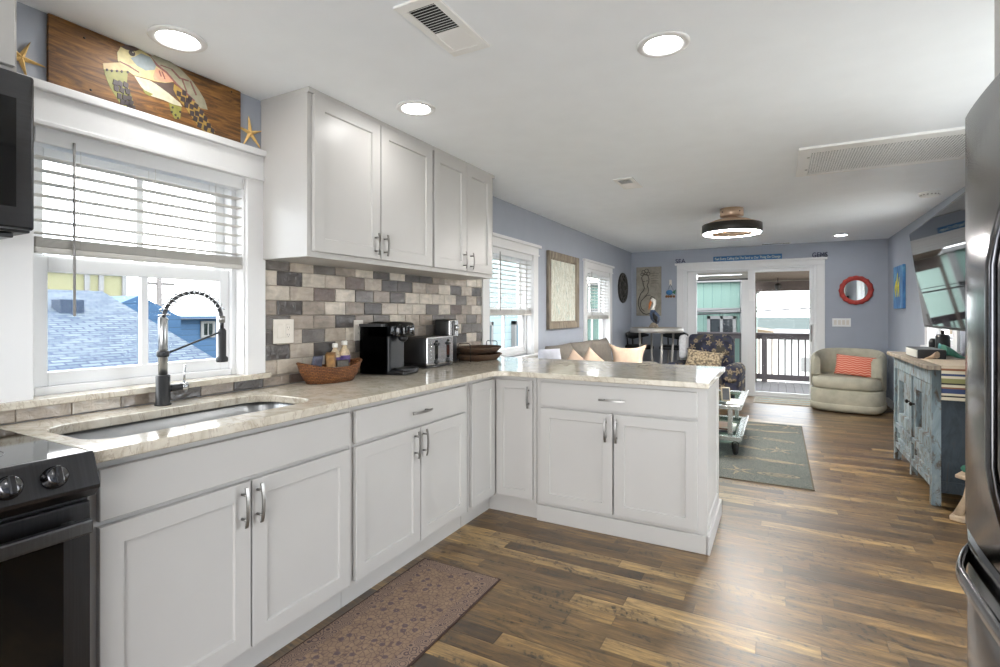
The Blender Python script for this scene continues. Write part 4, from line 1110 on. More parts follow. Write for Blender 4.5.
for s_ in (-1, 1):
    MB().tube([(-0.05, s_ * 0.2, 0.0), (-0.05, s_ * 0.205, 0.06), (-0.05, s_ * 0.208, 0.128), (-0.04, s_ * 0.208, 0.138), (0.04, s_ * 0.208, 0.138), (0.05, s_ * 0.208, 0.128), (0.05, s_ * 0.205, 0.06), (0.05, s_ * 0.2, 0.0)], 0.003).build('wire_handle', 'dark_iron', t, local=True)

# runner on the floor
o = MB('runner_field')
x0, x1, y0, y1 = 0.605, 1.055, 0.35, 2.18
o.box(x0, x1, y0, y1, 0.0005, 0.005, 'runner_edge'); o.box(x0 + 0.008, x1 - 0.008, y0 + 0.008, y1 - 0.008, 0.004, 0.0065, 'runner_border')
o.box(x0 + 0.075, x1 - 0.075, y0 + 0.075, y1 - 0.075, 0.006, 0.0072, 'runner_field')
o = recenter(o.build('runner_rug')); set_props(o, 'brown and plum persian runner rug on the floor along the sink cabinets', 'rug')

# ---------------------------------------------------------------- ceiling fixtures
def downlight(label, x, y):
    t = thing('recessed_downlight', label, 'ceiling light', (x, y, ZC), 0, 'recessed ceiling lights')
    MB().lathe([(0.098, -0.0005), (0.098, -0.004), (0.092, -0.008), (0.074, -0.0085), (0.066, -0.003), (0.066, -0.0005)], n=40).build('trim_ring', 'trim_white', t, local=True)
    MB().lathe([(0.0655, -0.001), (0.0655, -0.004), (0.001, -0.004)], n=32).build('diffuser', 'downlight_glow', t, local=True)
downlight('lit recessed ceiling light over the sink beside the turtle sign', 0.229, 1.141)
downlight('lit recessed ceiling light in front of the wide upper cabinet', 0.614, 2.095)
downlight('lit recessed ceiling light mid ceiling with no cabinet or wall near it', 1.834, 2.049)
downlight('lit recessed ceiling light above the round coral mirror', 2.946, 8.165)
downlight('unseen recessed ceiling light added to brighten the kitchen, opposite the range', 1.834, 0.25)  # added lamp behind the camera, brightens the kitchen
downlight('unseen recessed ceiling light added to brighten the kitchen, beside the added back opening', 1.834, -1.25)  # second added lamp out of view, for more kitchen light

t = thing('ceiling_vent', 'larger white louvred ceiling register near the sink light', 'vent', (1.163, 1.55, ZC), 0, 'white ceiling vents')
b = MB()
for q in ((1.08, 1.246, 1.365, 1.405), (1.08, 1.246, 1.70, 1.738), (1.08, 1.108, 1.405, 1.70), (1.218, 1.246, 1.405, 1.70)): b.box(*q, ZC - 0.009, ZC - 0.0003, bev=0.002)
b.build('frame', 'vent_white', t)
MB().box(1.106, 1.22, 1.40, 1.705, ZC - 0.0022, ZC - 0.0003).build('duct_opening', 'vent_dark', t)
b = MB()
for k in range(11): b.box(-0.056, 0.056, -0.0035, 0.0035, -0.0006, 0.0006, T=Matrix.Translation((1.163, 1.413 + k * 0.0145, ZC - 0.0055)) @ Matrix.Rotation(R(35), 4, 'X'))
for k in range(9): b.box(-0.056, 0.056, -0.0085, 0.0085, -0.0006, 0.0006, T=Matrix.Translation((1.163, 1.578 + k * 0.0145, ZC - 0.0055)) @ Matrix.Rotation(R(-12), 4, 'X'))
b.build('louver', 'vent_white', t)
t = thing('ceiling_vent', 'smaller white ceiling register mid room toward the fan light', 'vent', (1.17, 4.1, ZC), 0, 'white ceiling vents')
b = MB()
for q in ((1.095, 1.245, 3.93, 3.965), (1.095, 1.245, 4.235, 4.275), (1.095, 1.12, 3.965, 4.235), (1.215, 1.245, 3.965, 4.235)): b.box(*q, ZC - 0.008, ZC - 0.0003, bev=0.002)
b.build('frame', 'vent_white', t)
MB().box(1.118, 1.217, 3.96, 4.24, ZC - 0.002, ZC - 0.0003).build('duct_opening', 'vent_dark', t)
b = MB()
for k in range(8): b.box(-0.048, 0.048, -0.004, 0.004, -0.0006, 0.0006, T=Matrix.Translation((1.168, 3.975 + k * 0.0165, ZC - 0.005)) @ Matrix.Rotation(R(35), 4, 'X'))
for k in range(8): b.box(-0.048, 0.048, -0.009, 0.009, -0.0006, 0.0006, T=Matrix.Translation((1.168, 4.11 + k * 0.0165, ZC - 0.005)) @ Matrix.Rotation(R(-12), 4, 'X'))
b.build('louver', 'vent_white', t)
t = thing('ceiling_vent', 'slim white slot vent in the ceiling by the glass door wall', 'vent', (2.18, 8.69, ZC), 0, 'white ceiling vents')
MB().box(1.98, 2.38, 8.64, 8.75, ZC - 0.006, ZC - 0.0003, bev=0.002).build('frame', 'vent_white', t)
b = MB()
for k in range(4): b.box(2.0, 2.36, 8.655 + k * 0.022, 8.665 + k * 0.022, ZC - 0.0068, ZC - 0.0055)
b.build('slot', 'vent_dark', t)
# return grille
t = thing('return_air_grille', 'long perforated white return grille in the ceiling beside the refrigerator', 'vent', (2.82, 4.1, ZC))
x0, x1, y0, y1 = 2.335, 3.30, 3.742, 4.47
b = MB()
for q in ((x0, x0 + 0.075, y0, y1), (x1 - 0.03, x1, y0, y1), (x0 + 0.075, x1 - 0.03, y0, y0 + 0.11), (x0 + 0.075, x1 - 0.03, y1 - 0.03, y1)): b.box(*q, ZC - 0.016, ZC - 0.0003, bev=0.003)
b.build('frame', 'vent_white', t)
MB().box(x0 + 0.07, x1 - 0.025, y0 + 0.10, y1 - 0.025, ZC - 0.002, ZC - 0.0003).build('duct_opening', 'vent_dark', t)
b = MB(); n = 56
for k in range(n):
    xa = x0 + 0.085 + (x1 - x0 - 0.12) * k / (n - 1); b.box(xa - 0.0028, xa + 0.0028, y0 + 0.11, y1 - 0.03, ZC - 0.013, ZC - 0.011)
n = 24
for k in range(n):
    yk = y0 + 0.115 + (y1 - y0 - 0.15) * k / (n - 1); b.box(x0 + 0.075, x1 - 0.03, yk - 0.0030, yk + 0.0030, ZC - 0.0134, ZC - 0.0108)
b.build('grille_mesh', 'vent_white', t)
b = MB()
for yk in (y0 + 0.2, y1 - 0.2): b.cyl((x0 + 0.06, yk, ZC - 0.0155), (x0 + 0.06, yk, ZC - 0.02), 0.008)
b.build('latch', 'nickel', t)
t = thing('smoke_detector', 'round white smoke detector on the ceiling by the TV wall', 'smoke detector', (3.36, 5.64, ZC))
MB().lathe([(0.078, -0.0005), (0.08, -0.012), (0.072, -0.016), (0.064, -0.036), (0.035, -0.043), (0.002, -0.043)], n=28).build('housing', 'plate_white', t, local=True)
b = MB()
for k in range(16):
    a = 2 * math.pi * k / 16; b.box(0.064, 0.0695, -0.006, 0.006, -0.03, -0.018, T=Matrix.Rotation(a, 4, 'Z'))
b.build('slot', 'tag_grey', t, local=True)
# drum fan light
t = thing('ceiling_fan_light', 'round black drum fan light with glowing ring and rose-beige mount', 'ceiling fan', (1.812, 5.6, ZC))
MB().lathe([(0.108, -0.0005), (0.108, -0.075), (0.10, -0.08), (0.05, -0.082), (0.05, -0.10)], n=32).build('ceiling_mount', 'rose_gold', t, local=True)
b = MB()
for k in range(4): b.lathe([(0.006, 0), (0.006, 0.003), (0.001, 0.004)], (0.108 * math.cos(k * 1.57 + 5.5), 0.108 * math.sin(k * 1.57 + 5.5), -0.04), (math.cos(k * 1.57 + 5.5), math.sin(k * 1.57 + 5.5), 0), 8)
b.build('screw', 'dark_iron', t, local=True)
MB().lathe([(0.06, -0.092), (0.16, -0.115), (0.262, -0.155), (0.262, -0.162)], n=40).build('top_cover', 'rose_gold', t, local=True)
b = MB().lathe([(0.268, -0.155), (0.274, -0.16), (0.276, -0.235), (0.27, -0.243), (0.262, -0.243), (0.262, -0.155)], n=48); b.build('drum', 'fan_black', t, local=True)
MB().lathe([(0.263, -0.238), (0.258, -0.249), (0.228, -0.252), (0.222, -0.246), (0.222, -0.238)], n=48).build('light_ring', 'fan_glow', t, local=True)
b = MB().lathe([(0.223, -0.243), (0.03, -0.247), (0.001, -0.247)], n=40)
for q in (0.06, 0.10, 0.14, 0.18, 0.21): b.tube([(q * math.cos(R(a)), q * math.sin(R(a)), -0.2475) for a in range(0, 360, 10)], 0.0035, n=5, closed=True)
for k in range(12): b.cyl((0.03 * math.cos(k * 0.5236), 0.03 * math.sin(k * 0.5236), -0.2475), (0.22 * math.cos(k * 0.5236), 0.22 * math.sin(k * 0.5236), -0.2475), 0.003, n=5)
b.build('fan_grille', 'rose_gold', t, local=True)

# ---------------------------------------------------------------- walls of the living room
t = thing('framed_painting', 'tall swirled abstract painting in a weathered wood frame between two windows', 'painting', (0.02, 5.685, 1.10))
y0, y1, z0, z1 = 5.18, 6.13, 1.10, 1.96
def picture_frame(b, y0, y1, z0, z1, w_, d0, d1):
    q = lambda a, x: [(x, y0 + a, z0 + a), (x, y1 - a, z0 + a), (x, y1 - a, z1 - a), (x, y0 + a, z1 - a)]
    return b.loops([q(0, 0.003), q(0, d1 - 0.004), q(0.004, d1), q(w_ * 0.75, d1 - 0.006), q(w_, d0), q(w_, 0.003)], cap0=False, cap1=False)
picture_frame(MB(), y0, y1, z0, z1, 0.088, 0.018, 0.04).build('frame', 'grey_wood', t)
MB().box(0.003, 0.016, y0 + 0.087, y1 - 0.087, z0 + 0.087, z1 - 0.087).build('canvas', 'swirl_canvas', t)

t = thing('oval_carving', 'round black carved wall medallion in the corner past the windows', 'wall carving', (0.01, 8.27, 1.44))
n = 40; el = lambda f, x: [(x, 8.27 + 0.27 * f * math.cos(2 * math.pi * k / n), 1.685 + 0.245 * f * math.sin(2 * math.pi * k / n)) for k in range(n)]
MB().loops([el(0.97, 0.002), el(1.0, 0.012), el(0.97, 0.03), el(0.84, 0.026), el(0.8, 0.016)]).build('medallion', 'black_carving', t)
b = MB()
for k in range(10):
    a = 2 * math.pi * k / 10; b.ball((0.024, 8.27 + 0.215 * math.cos(a), 1.685 + 0.195 * math.sin(a)), 0.028, None, (0.4, 1, 1), 8)
b.tube([(0.022, 8.27 + 0.11 * math.sin(k / 14 * 9.4), 1.545 + 0.28 * k / 14) for k in range(15)], 0.016)
for dy, dz, q in ((-0.06, 0.06, 0.045), (0.07, 0.0, 0.05), (-0.05, -0.07, 0.045)): b.tube([(0.02, 8.27 + dy + q * math.cos(R(a)), 1.685 + dz + q * math.sin(R(a))) for a in range(0, 360, 30)], 0.01, closed=True, n=6)
b.build('relief', 'black_carving', t)

t = thing('carved_plaque', 'stone-coloured plaque with carved curling figure above the bar table', 'plaque', (0.295, YF - 0.02, 1.235))
MB().box(0.09, 0.502, YF - 0.03, YF - 0.002, 1.235, 2.055, bev=0.006).build('panel', 'plaque_stone', t)
b = MB(); P3 = lambda x, z: (0.09 + x * 0.412, YF - 0.031, 1.235 + z * 0.82)
for pts, q in (([(0.30, 0.62), (0.27, 0.70), (0.24, 0.74), (0.22, 0.78), (0.26, 0.82), (0.36, 0.85), (0.48, 0.82), (0.52, 0.75), (0.50, 0.68), (0.44, 0.62)], 0.006),
               ([(0.30, 0.62), (0.34, 0.57), (0.30, 0.52), (0.18, 0.45), (0.10, 0.34), (0.09, 0.22), (0.16, 0.12), (0.28, 0.05), (0.42, 0.03), (0.56, 0.05)], 0.007),
               ([(0.44, 0.62), (0.50, 0.55), (0.48, 0.47), (0.34, 0.38), (0.20, 0.30), (0.17, 0.22), (0.22, 0.14), (0.34, 0.09)], 0.006),
               ([(0.56, 0.05), (0.66, 0.10), (0.78, 0.18), (0.80, 0.28), (0.72, 0.37), (0.62, 0.40), (0.56, 0.34), (0.62, 0.26)], 0.006),
               ([(0.34, 0.38), (0.46, 0.42), (0.58, 0.42)], 0.005), ([(0.27, 0.69), (0.33, 0.71), (0.36, 0.70)], 0.005), ([(0.40, 0.71), (0.47, 0.72)], 0.005)):
    b.tube([P3(*p) for p in pts], q, n=6)
for cx_, cz_, q in ((0.30, 0.90, 0.028), (0.42, 0.92, 0.032), (0.50, 0.86, 0.026), (0.24, 0.85, 0.022), (0.38, 0.86, 0.022)):
    c = P3(cx_, cz_); b.tube([(c[0] + q * math.cos(R(a)), c[1], c[2] + q * math.sin(R(a))) for a in range(0, 360, 40)], 0.005, closed=True, n=5)
for k in range(5): b.tube([P3(0.60, 0.66 + k * 0.05), P3(0.74, 0.668 + k * 0.05), P3(0.90 - 0.03 * (k % 2), 0.66 + k * 0.05)], 0.0025, n=5)
b.build('carved_line', 'plaque_line', t)

t = thing('hanging_ornament', 'little blue and green hanging sea ornament beside the glass door trim', 'ornament', (0.65, YF - 0.02, 1.53))
MB().box(0.628, 0.668, YF - 0.014, YF - 0.002, 1.735, 1.83, bev=0.005).build('hook_plate', 'plate_ivory', t)
b = MB(); b.tube([(0.648, YF - 0.018, 1.755), (0.605, YF - 0.018, 1.645)], 0.0025, n=5); b.tube([(0.648, YF - 0.018, 1.755), (0.70, YF - 0.018, 1.645)], 0.0025, n=5); b.build('wire', 'dark_iron', t)
MB().ball((0.632, YF - 0.022, 1.62), 0.055, None, (1, 0.35, 0.75)).build('fish_body', 'orn_blue', t)
MB().poly([(0.675, YF - 0.03, 1.62), (0.735, YF - 0.03, 1.67), (0.725, YF - 0.03, 1.585)], (0, 0.016, 0)).build('tail', 'orn_green', t)
b = MB()
for xk in (0.585, 0.62, 0.66, 0.705): b.ball((xk, YF - 0.02, 1.553), 0.02, None, (1, 0.5, 1.1), 8)
b.build('shell_drop', 'orn_brown', t)

def letters(label, txt, x, z, wd, h):
    b = MB('letter_navy'); T = Matrix.Translation((x, YF - 0.028, z)) @ Matrix.Rotation(R(90), 4, 'X')
    add_text(b, txt, h / 0.70, 0.014, T, 'letter_navy', wd)
    o = recenter(b.build('word_sign', None)); return set_props(o, label, 'sign', None)
letters('navy letters SEA standing on the door trim, at the plaque end', 'SEA', 0.728, 2.0925, 0.155, 0.07)
letters('navy letters GEMS standing on the door trim, at the mirror end', 'GEMS', 2.648, 2.0925, 0.19, 0.072)
t = thing('slogan_sign', 'long blue wooden slogan sign with pale lettering on the glass door trim', 'sign', (1.785, YF - 0.03, 2.0925))
MB().box(1.307, 2.264, YF - 0.034, YF - 0.014, 2.0925, 2.172, bev=0.003).build('board', 'sign_blue', t)
b = MB('sign_text'); add_text(b, 'Feel Every Calling On The Sand as Our Thing On Change', 0.055, 0.002, Matrix.Translation((1.33, YF - 0.035, 2.115)) @ Matrix.Rotation(R(90), 4, 'X'), 'sign_text', 0.91)
b.build('lettering', None, t)

t = thing('round_mirror', 'round wall mirror in a scalloped coral red frame', 'mirror', (3.183, YF - 0.02, 1.393))
c = (3.183, YF - 0.002, 1.602); n = 64
ring = lambda r_, y, sc_=0.0: [(c[0] + (r_ + sc_ * math.cos(16 * 2 * math.pi * k / n)) * math.cos(2 * math.pi * k / n), y, c[2] + (r_ + sc_ * math.cos(16 * 2 * math.pi * k / n)) * math.sin(2 * math.pi * k / n)) for k in range(n)]
MB().loops([ring(0.20, c[1], 0.004), ring(0.205, c[1] - 0.02, 0.005), ring(0.175, c[1] - 0.035, 0.003), ring(0.142, c[1] - 0.02), ring(0.142, c[1] - 0.004)], cap0=False, cap1=False, smooth=True).build('frame', 'coral_frame', t)
MB().loops([ring(0.144, c[1]), ring(0.144, c[1] - 0.008)]).build('glass', 'mirror_glass', t)
t = thing('switch_plate', 'white four-gang light switch plate under the coral mirror', 'light switch', (3.012, YF - 0.004, 1.081))
MB().box(2.90, 3.124, YF - 0.007, YF - 0.0003, 1.084, 1.205, bev=0.003).build('cover_plate', 'plate_white', t)
for k in range(4):
    xk = 2.937 + k * 0.05; MB().box(xk - 0.017, xk + 0.017, YF - 0.0105, YF - 0.006, 1.112, 1.178, bev=0.002).build('rocker', 'plate_ivory', t)
t = thing('blue_canvas_picture', 'small blue canvas picture with yellow strokes on the TV wall', 'picture', (XR - 0.015, 8.015, 1.335))
MB().box(XR - 0.032, XR - 0.002, 7.735, 8.30, 1.335, 1.865, bev=0.002).build('canvas', 'blue_canvas', t)
b = MB()
for yk, h_ in ((7.93, 0.24), (8.03, 0.30), (8.13, 0.2)): b.tube([(XR - 0.033, yk, 1.48), (XR - 0.034, yk + 0.02, 1.48 + h_ * 0.5), (XR - 0.033, yk - 0.01, 1.48 + h_)], [0.004, 0.012, 0.003], n=6)
b.build('painted_stroke', 'yellow_stroke', t)

# television on its arm, tipped down
t = thing('television', 'large flat TV tipped downward on a wall arm above the teal cabinet', 'television', (3.12, 3.93, 1.17))
p0, p1 = Vector((3.149, 0, 1.177)), Vector((3.062, 0, 1.856)); up = (p1 - p0).normalized(); out = Vector((-up.z, 0, up.x))
Lh = (p1 - p0).length; y0, y1 = 3.10, 4.752
def tvbox(b, u0, u1, v0, v1, d0, d1, m=None, bev=0.0):
    T = Matrix.Translation((p0.x, y1, 0)) @ Matrix.Rotation(R(-2.2), 4, 'Z') @ Matrix.Translation((-p0.x, -y1, 0)) @ Matrix(((0, up.x, out.x, p0.x), (1, 0, 0, 0), (0, up.z, out.z, p0.z), (0, 0, 0, 1)))
    return b.box(u0, u1, v0, v1, d0, d1, m, bev, T=T)
tvbox(MB(), y0, y1, 0, Lh, -0.035, -0.002, None, 0.004).build('case', 'black_matte', t)
t2 = NT('tv_screen', 0.03, spec=1.0); t2.color(S(10, 10, 12)); M['tv_screen'] = t2.m
tvbox(MB(), y0 + 0.008, y1 - 0.008, 0.016, Lh - 0.008, -0.004, 0.0, None, 0.001).build('screen', 'tv_screen', t)
b = MB(); mid = (p0 + p1) / 2 - out * 0.035; b.tube([(mid.x + 0.02, 4.1, mid.z), (3.3, 4.35, 1.53), (XR - 0.03, 4.1, 1.53)], 0.022); b.box(XR - 0.035, XR - 0.002, 4.0, 4.2, 1.40, 1.66, bev=0.004); b.build('wall_arm', 'black_matte', t)

# ---------------------------------------------------------------- teal console and what stands on it
t = thing('console_cabinet', 'distressed teal two-door cabinet against the wall under the TV', 'cabinet', (3.31, 5.03, 0))
xf, xb, y0, y1 = 3.122, 3.50, 4.385, 5.68
b = MB('grey_wood'); b.box(xf - 0.045, xb + 0.02, y0 - 0.075, y1 + 0.06, 0.905, 0.935, bev=0.004); b.build('top_board', None, t)
b = MB('teal_distressed')
b.box(xf, xf + 0.04, y0 + 0.05, y1 - 0.05, 0.80, 0.905); b.box(xf, xf + 0.04, y0 + 0.05, y1 - 0.05, 0.285, 0.325); b.box(xf, xf + 0.04, y0 + 0.05, y1 - 0.05, 0.115, 0.155)
b.box(xf, xf + 0.04, (y0 + y1) / 2 - 0.025, (y0 + y1) / 2 + 0.025, 0.03, 0.80)
b.build('front_frame', None, t)
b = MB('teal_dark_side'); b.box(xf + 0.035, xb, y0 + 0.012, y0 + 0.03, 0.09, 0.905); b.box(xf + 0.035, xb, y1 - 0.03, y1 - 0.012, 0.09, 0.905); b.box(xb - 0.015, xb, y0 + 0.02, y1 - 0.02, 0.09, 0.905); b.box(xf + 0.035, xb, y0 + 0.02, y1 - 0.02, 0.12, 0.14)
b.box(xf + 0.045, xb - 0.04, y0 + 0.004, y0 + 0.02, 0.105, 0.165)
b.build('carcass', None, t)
for xa in (xf - 0.004, xb - 0.048):
    for yk in (y0, y1 - 0.052): MB().box(xa, xa + 0.05, yk, yk + 0.052, 0, 0.905, bev=0.003).build('leg', 'teal_distressed', t)
ym = (y0 + y1) / 2
for a, c in ((y0 + 0.055, ym - 0.028), (ym + 0.028, y1 - 0.055)):
    FR2 = lambda u, d, z: Vector((-d, u, z))
    dr = shaker(FR2, a, c, 0.335, 0.79, -(xf + 0.012), th=0.036, rail=0.085, rec=0.032).build('door', 'teal_distressed', t)
    yk = c - 0.04 if c < ym else a + 0.04
    MB().lathe([(0.006, 0), (0.006, 0.015), (0.016, 0.02), (0.016, 0.03), (0.004, 0.036)], (xf + 0.012, yk, 0.585), (-1, 0, 0), 14).build('knob', 'dark_iron', dr)
    shaker(FR2, a, c, 0.163, 0.278, -(xf + 0.014), th=0.016, rail=0.03, rec=0.014).build('lower_panel', 'teal_distressed', t)
# striped runner over the end of the top
for nm, cc in (('stripe_cream', S(206, 196, 172)), ('stripe_olive', S(132, 130, 86)), ('stripe_navy', S(58, 70, 104)), ('stripe_rust', S(132, 88, 64)), ('stripe_black', S(48, 44, 44))): plain(nm, cc, 0.95, bump=0.3, bscale=500)
b = MB('linen'); ye = y0 - 0.082
b.box(3.15, 3.49, ye, 4.86, 0.936, 0.940, 'linen')
zz = 0.940
for nm, h_ in (('linen', 0.02), ('stripe_rust', 0.014), ('stripe_cream', 0.02), ('stripe_navy', 0.014), ('stripe_cream', 0.016), ('stripe_olive', 0.03), ('stripe_black', 0.01), ('stripe_cream', 0.016), ('stripe_rust', 0.01), ('stripe_navy', 0.03), ('stripe_cream', 0.014), ('stripe_black', 0.01), ('stripe_cream', 0.02)):
    b.box(3.15, 3.49, ye - 0.006, ye - 0.001, zz - h_, zz, nm); zz -= h_
o = recenter(b.build('table_runner', None)); set_props(o, 'striped cloth runner hanging over the end of the teal cabinet', 'table runner')
t = thing('media_box', 'flat black box with its lit side painted pale, lying on the teal cabinet', 'box', (3.22, 5.13, 0.935))
MB().box(3.145, 3.31, 4.915, 5.33, 0.9355, 1.005, bev=0.004).build('body', 'black_matte', t)
MB().box(3.141, 3.146, 4.93, 5.315, 0.942, 0.998, bev=0.001).build('painted_lit_face', 'box_lit_side', t)  # light falling on this side of the black box, painted as pale colour
t = thing('black_canister', 'pair-bodied black canister standing behind the flat box on the teal cabinet', 'canister', (3.41, 5.55, 0.935))
MB().lathe([(0.045, 0.0005), (0.05, 0.02), (0.048, 0.15), (0.04, 0.165), (0.012, 0.168)], (3.42, 5.52, 0.935), n=22).build('body', 'black_plastic', t)
MB().lathe([(0.03, 0.0005), (0.032, 0.10), (0.02, 0.125), (0.01, 0.13)], (3.375, 5.60, 0.935), n=18).build('side_cup', 'black_plastic', t)
MB().lathe([(0.012, 0.165), (0.014, 0.195), (0.004, 0.2)], (3.42, 5.52, 0.935), n=12).build('spout', 'black_plastic', t)
def shell(label, c, r_, mat, rz, sy=0.62):
    n = 18; rg = []; Tm = Matrix.Translation(c) @ Matrix.Rotation(rz, 4, 'Z')
    for k in range(16):
        f = k / 15; a = f * 7.5; rad = r_ * (1 - f) * 0.62 + 0.002; ct = Vector((r_ * 1.7 * (f - 0.35), 0.12 * r_ * math.cos(a), r_ * 0.62 * (1 - f) + 0.003 + 0.04 * r_ * math.sin(a)))
        rg.append([Tm @ (ct + Vector((0, rad * (1 + 0.10 * math.cos(5 * t_)) * math.cos(t_), rad * sy * 1.5 * math.sin(t_) * (1 if math.sin(t_) > 0 else 0.65)))) for t_ in [2 * math.pi * j / n for j in range(n)]])
    o = recenter(MB().loops(rg, smooth=True).build('seashell', mat)); o.location.z = c[2]
    return set_props(o, label, 'seashell', 'seashells on the teal cabinet')
shell('green seashell on the striped cloth end of the teal cabinet', (3.36, 4.98, 0.9405), 0.085, 'shell_green', R(10))
shell('aqua seashell behind the green one on the teal cabinet', (3.40, 5.30, 0.9355), 0.085, 'shell_aqua', R(-20))
shell('tan seashell in front of the black box on the teal cabinet', (3.21, 4.80, 0.9405), 0.05, 'driftwood', R(140))
# driftwood stand by the cabinet end
t = thing('driftwood_stand', 'small driftwood stand on the floor against the end of the teal cabinet', 'stand', (3.33, 4.15, 0))
b = MB().poly([(3.17, 4.10, 0.272), (3.22, 4.04, 0.272), (3.40, 4.02, 0.272), (3.50, 4.12, 0.272), (3.47, 4.27, 0.272), (3.26, 4.27, 0.272)], (0, 0, 0.022), bev=0.006); b.build('top_slab', 'driftwood', t)
for a, c_ in (((3.19, 4.16, 0.004), (3.27, 4.17, 0.272)), ((3.44, 4.08, 0.004), (3.40, 4.12, 0.272)), ((3.42, 4.25, 0.004), (3.38, 4.2, 0.272))):
    MB().tube([a, Vector(a).lerp(Vector(c_), 0.5) + Vector((0.012, 0, 0)), c_], [0.026, 0.019, 0.022]).build('leg', 'driftwood', t)
MB().poly([(3.15, 4.13, 0.001), (3.2, 4.09, 0.001), (3.28, 4.13, 0.001), (3.26, 4.19, 0.001), (3.18, 4.2, 0.001)], (0, 0, 0.03), bev=0.008).build('foot', 'driftwood', t)
shell('small green and blue shell on the driftwood stand', (3.25, 4.14, 0.2945), 0.042, 'shell_green', R(30))['group'] = 'shells on the driftwood stand'

# ---------------------------------------------------------------- rugs
o = MB('rug_edge'); x0, x1, y0, y1 = 0.92, 2.452, 4.34, 6.74
o.box(x0, x1, y0, y1, 0.0005, 0.007, 'rug_edge'); o.box(x0 + 0.012, x1 - 0.012, y0 + 0.012, y1 - 0.012, 0.005, 0.0082, 'rug_ground')
def fish(cx_, cy_, L, ang, kind):
    T = lambda p: (cx_ + p[0] * math.cos(ang) - p[1] * math.sin(ang), cy_ + p[0] * math.sin(ang) + p[1] * math.cos(ang), 0.008)
    n = 20
    if kind == 'shell':
        for f0, f1 in ((1.0, 0.8), (0.62, 0.45), (0.26, 0.05)):
            for k in range(n):
                a, c_ = 2 * math.pi * k / n, 2 * math.pi * (k + 1) / n
                o.poly([T((L / 2 * f * math.cos(q), L * 0.16 * f * math.sin(q))) for f, q in ((f0, a), (f0, c_), (f1, c_), (f1, a))], (0, 0, 0.0009), 'rug_motif')
    elif kind == 'fish':
        o.poly([T((L / 2 * math.cos(2 * math.pi * k / n), L * 0.11 * math.sin(2 * math.pi * k / n) * (1.2 - 0.3 * math.cos(2 * math.pi * k / n)))) for k in range(n)], (0, 0, 0.0009), 'rug_motif')
        o.poly([T((L * 0.45, 0)), T((L * 0.66, L * 0.12)), T((L * 0.6, 0)), T((L * 0.66, -L * 0.12))], (0, 0, 0.0010), 'rug_motif')
    else:
        for k in range(5):
            a = 2 * math.pi * k / 5 + 0.4
            o.poly([T((0.03 * math.cos(a - 0.6), 0.03 * math.sin(a - 0.6))), T((L * 0.5 * math.cos(a), L * 0.5 * math.sin(a))), T((0.03 * math.cos(a + 0.6), 0.03 * math.sin(a + 0.6)))], (0, 0, 0.0009 + k * 0.00003), 'rug_motif')
kinds = ['shell', 'fish', 'star']; i = 0
for ry in (4.60, 5.02, 5.44, 5.86, 6.28, 6.58):
    for rx in (1.16, 1.58, 1.98, 2.26):
        fish(rx + (0.06 if int(ry * 10) % 2 else -0.04), ry, 0.30, rnd.uniform(-0.5, 0.5), kinds[i % 3]); i += 1
o = recenter(o.build('area_rug', None)); set_props(o, 'grey-green woven area rug with tan sea motifs under the glass coffee table', 'rug')
o = MB('door_mat_base'); 
for nm, cc in (('door_mat_base', S(178, 172, 160)), ('mat_teal', S(140, 164, 164)), ('mat_tan', S(176, 150, 116))): plain(nm, cc, 0.95, var=0.15, vscale=20)
o.box(1.90, 2.78, 8.22, 8.80, 0.0005, 0.008, 'door_mat_base')
for k in range(6): o.box(1.915, 2.765, 8.24 + k * 0.095, 8.275 + k * 0.095, 0.0075, 0.009, 'mat_teal' if k % 2 else 'mat_tan')
o = recenter(o.build('door_mat', None)); set_props(o, 'striped pastel mat on the floor inside the glass door', 'mat')

# ---------------------------------------------------------------- coffee table on castors
t = thing('coffee_table', 'two-tier glass and silver coffee table on castors at the peninsula end', 'table', (1.5, 5.55, 0))
x0, x1, y0, y1 = 1.10, 1.935, 5.03, 6.06
plain('pale_silver', S(186, 190, 186), 0.22, 0.75, var=0.08, vscale=20)
for nm, z_, h_ in (('upper_tier', 0.415, 0.035), ('lower_tier', 0.138, 0.04)):
    b = MB()
    for q in ((x0, x1, y0, y0 + 0.06), (x0, x1, y1 - 0.06, y1), (x0, x0 + 0.06, y0 + 0.06, y1 - 0.06), (x1 - 0.06, x1, y0 + 0.06, y1 - 0.06)): b.box(*q, z_, z_ + h_, bev=0.005)
    b.box(x1 - 0.012, x1 + 0.01, y0, y1, z_ + h_ - 0.004, z_ + h_ + 0.018, bev=0.004)
    b.box(x0 - 0.01, x0 + 0.012, y0, y1, z_ + h_ - 0.004, z_ + h_ + 0.018, bev=0.004)
    o = b.build(nm, 'pale_silver', t)
    MB().box(x0 + 0.055, x1 - 0.055, y0 + 0.055, y1 - 0.055, z_ + h_ - 0.012, z_ + h_ - 0.004).build('glass_top', 'table_glass', o)
for xk in (x0 + 0.1, x1 - 0.1):
    for yk in (y0 + 0.1, y1 - 0.1): MB().box(xk - 0.02, xk + 0.02, yk - 0.02, yk + 0.02, 0.175, 0.416, bev=0.003).build('post', 'pale_silver', t)
b = MB().box(x0 + 0.15, x1 - 0.25, y0 + 0.12, y1 - 0.12, 0.375, 0.414, bev=0.004); b.build('apron', 'walnut', t)
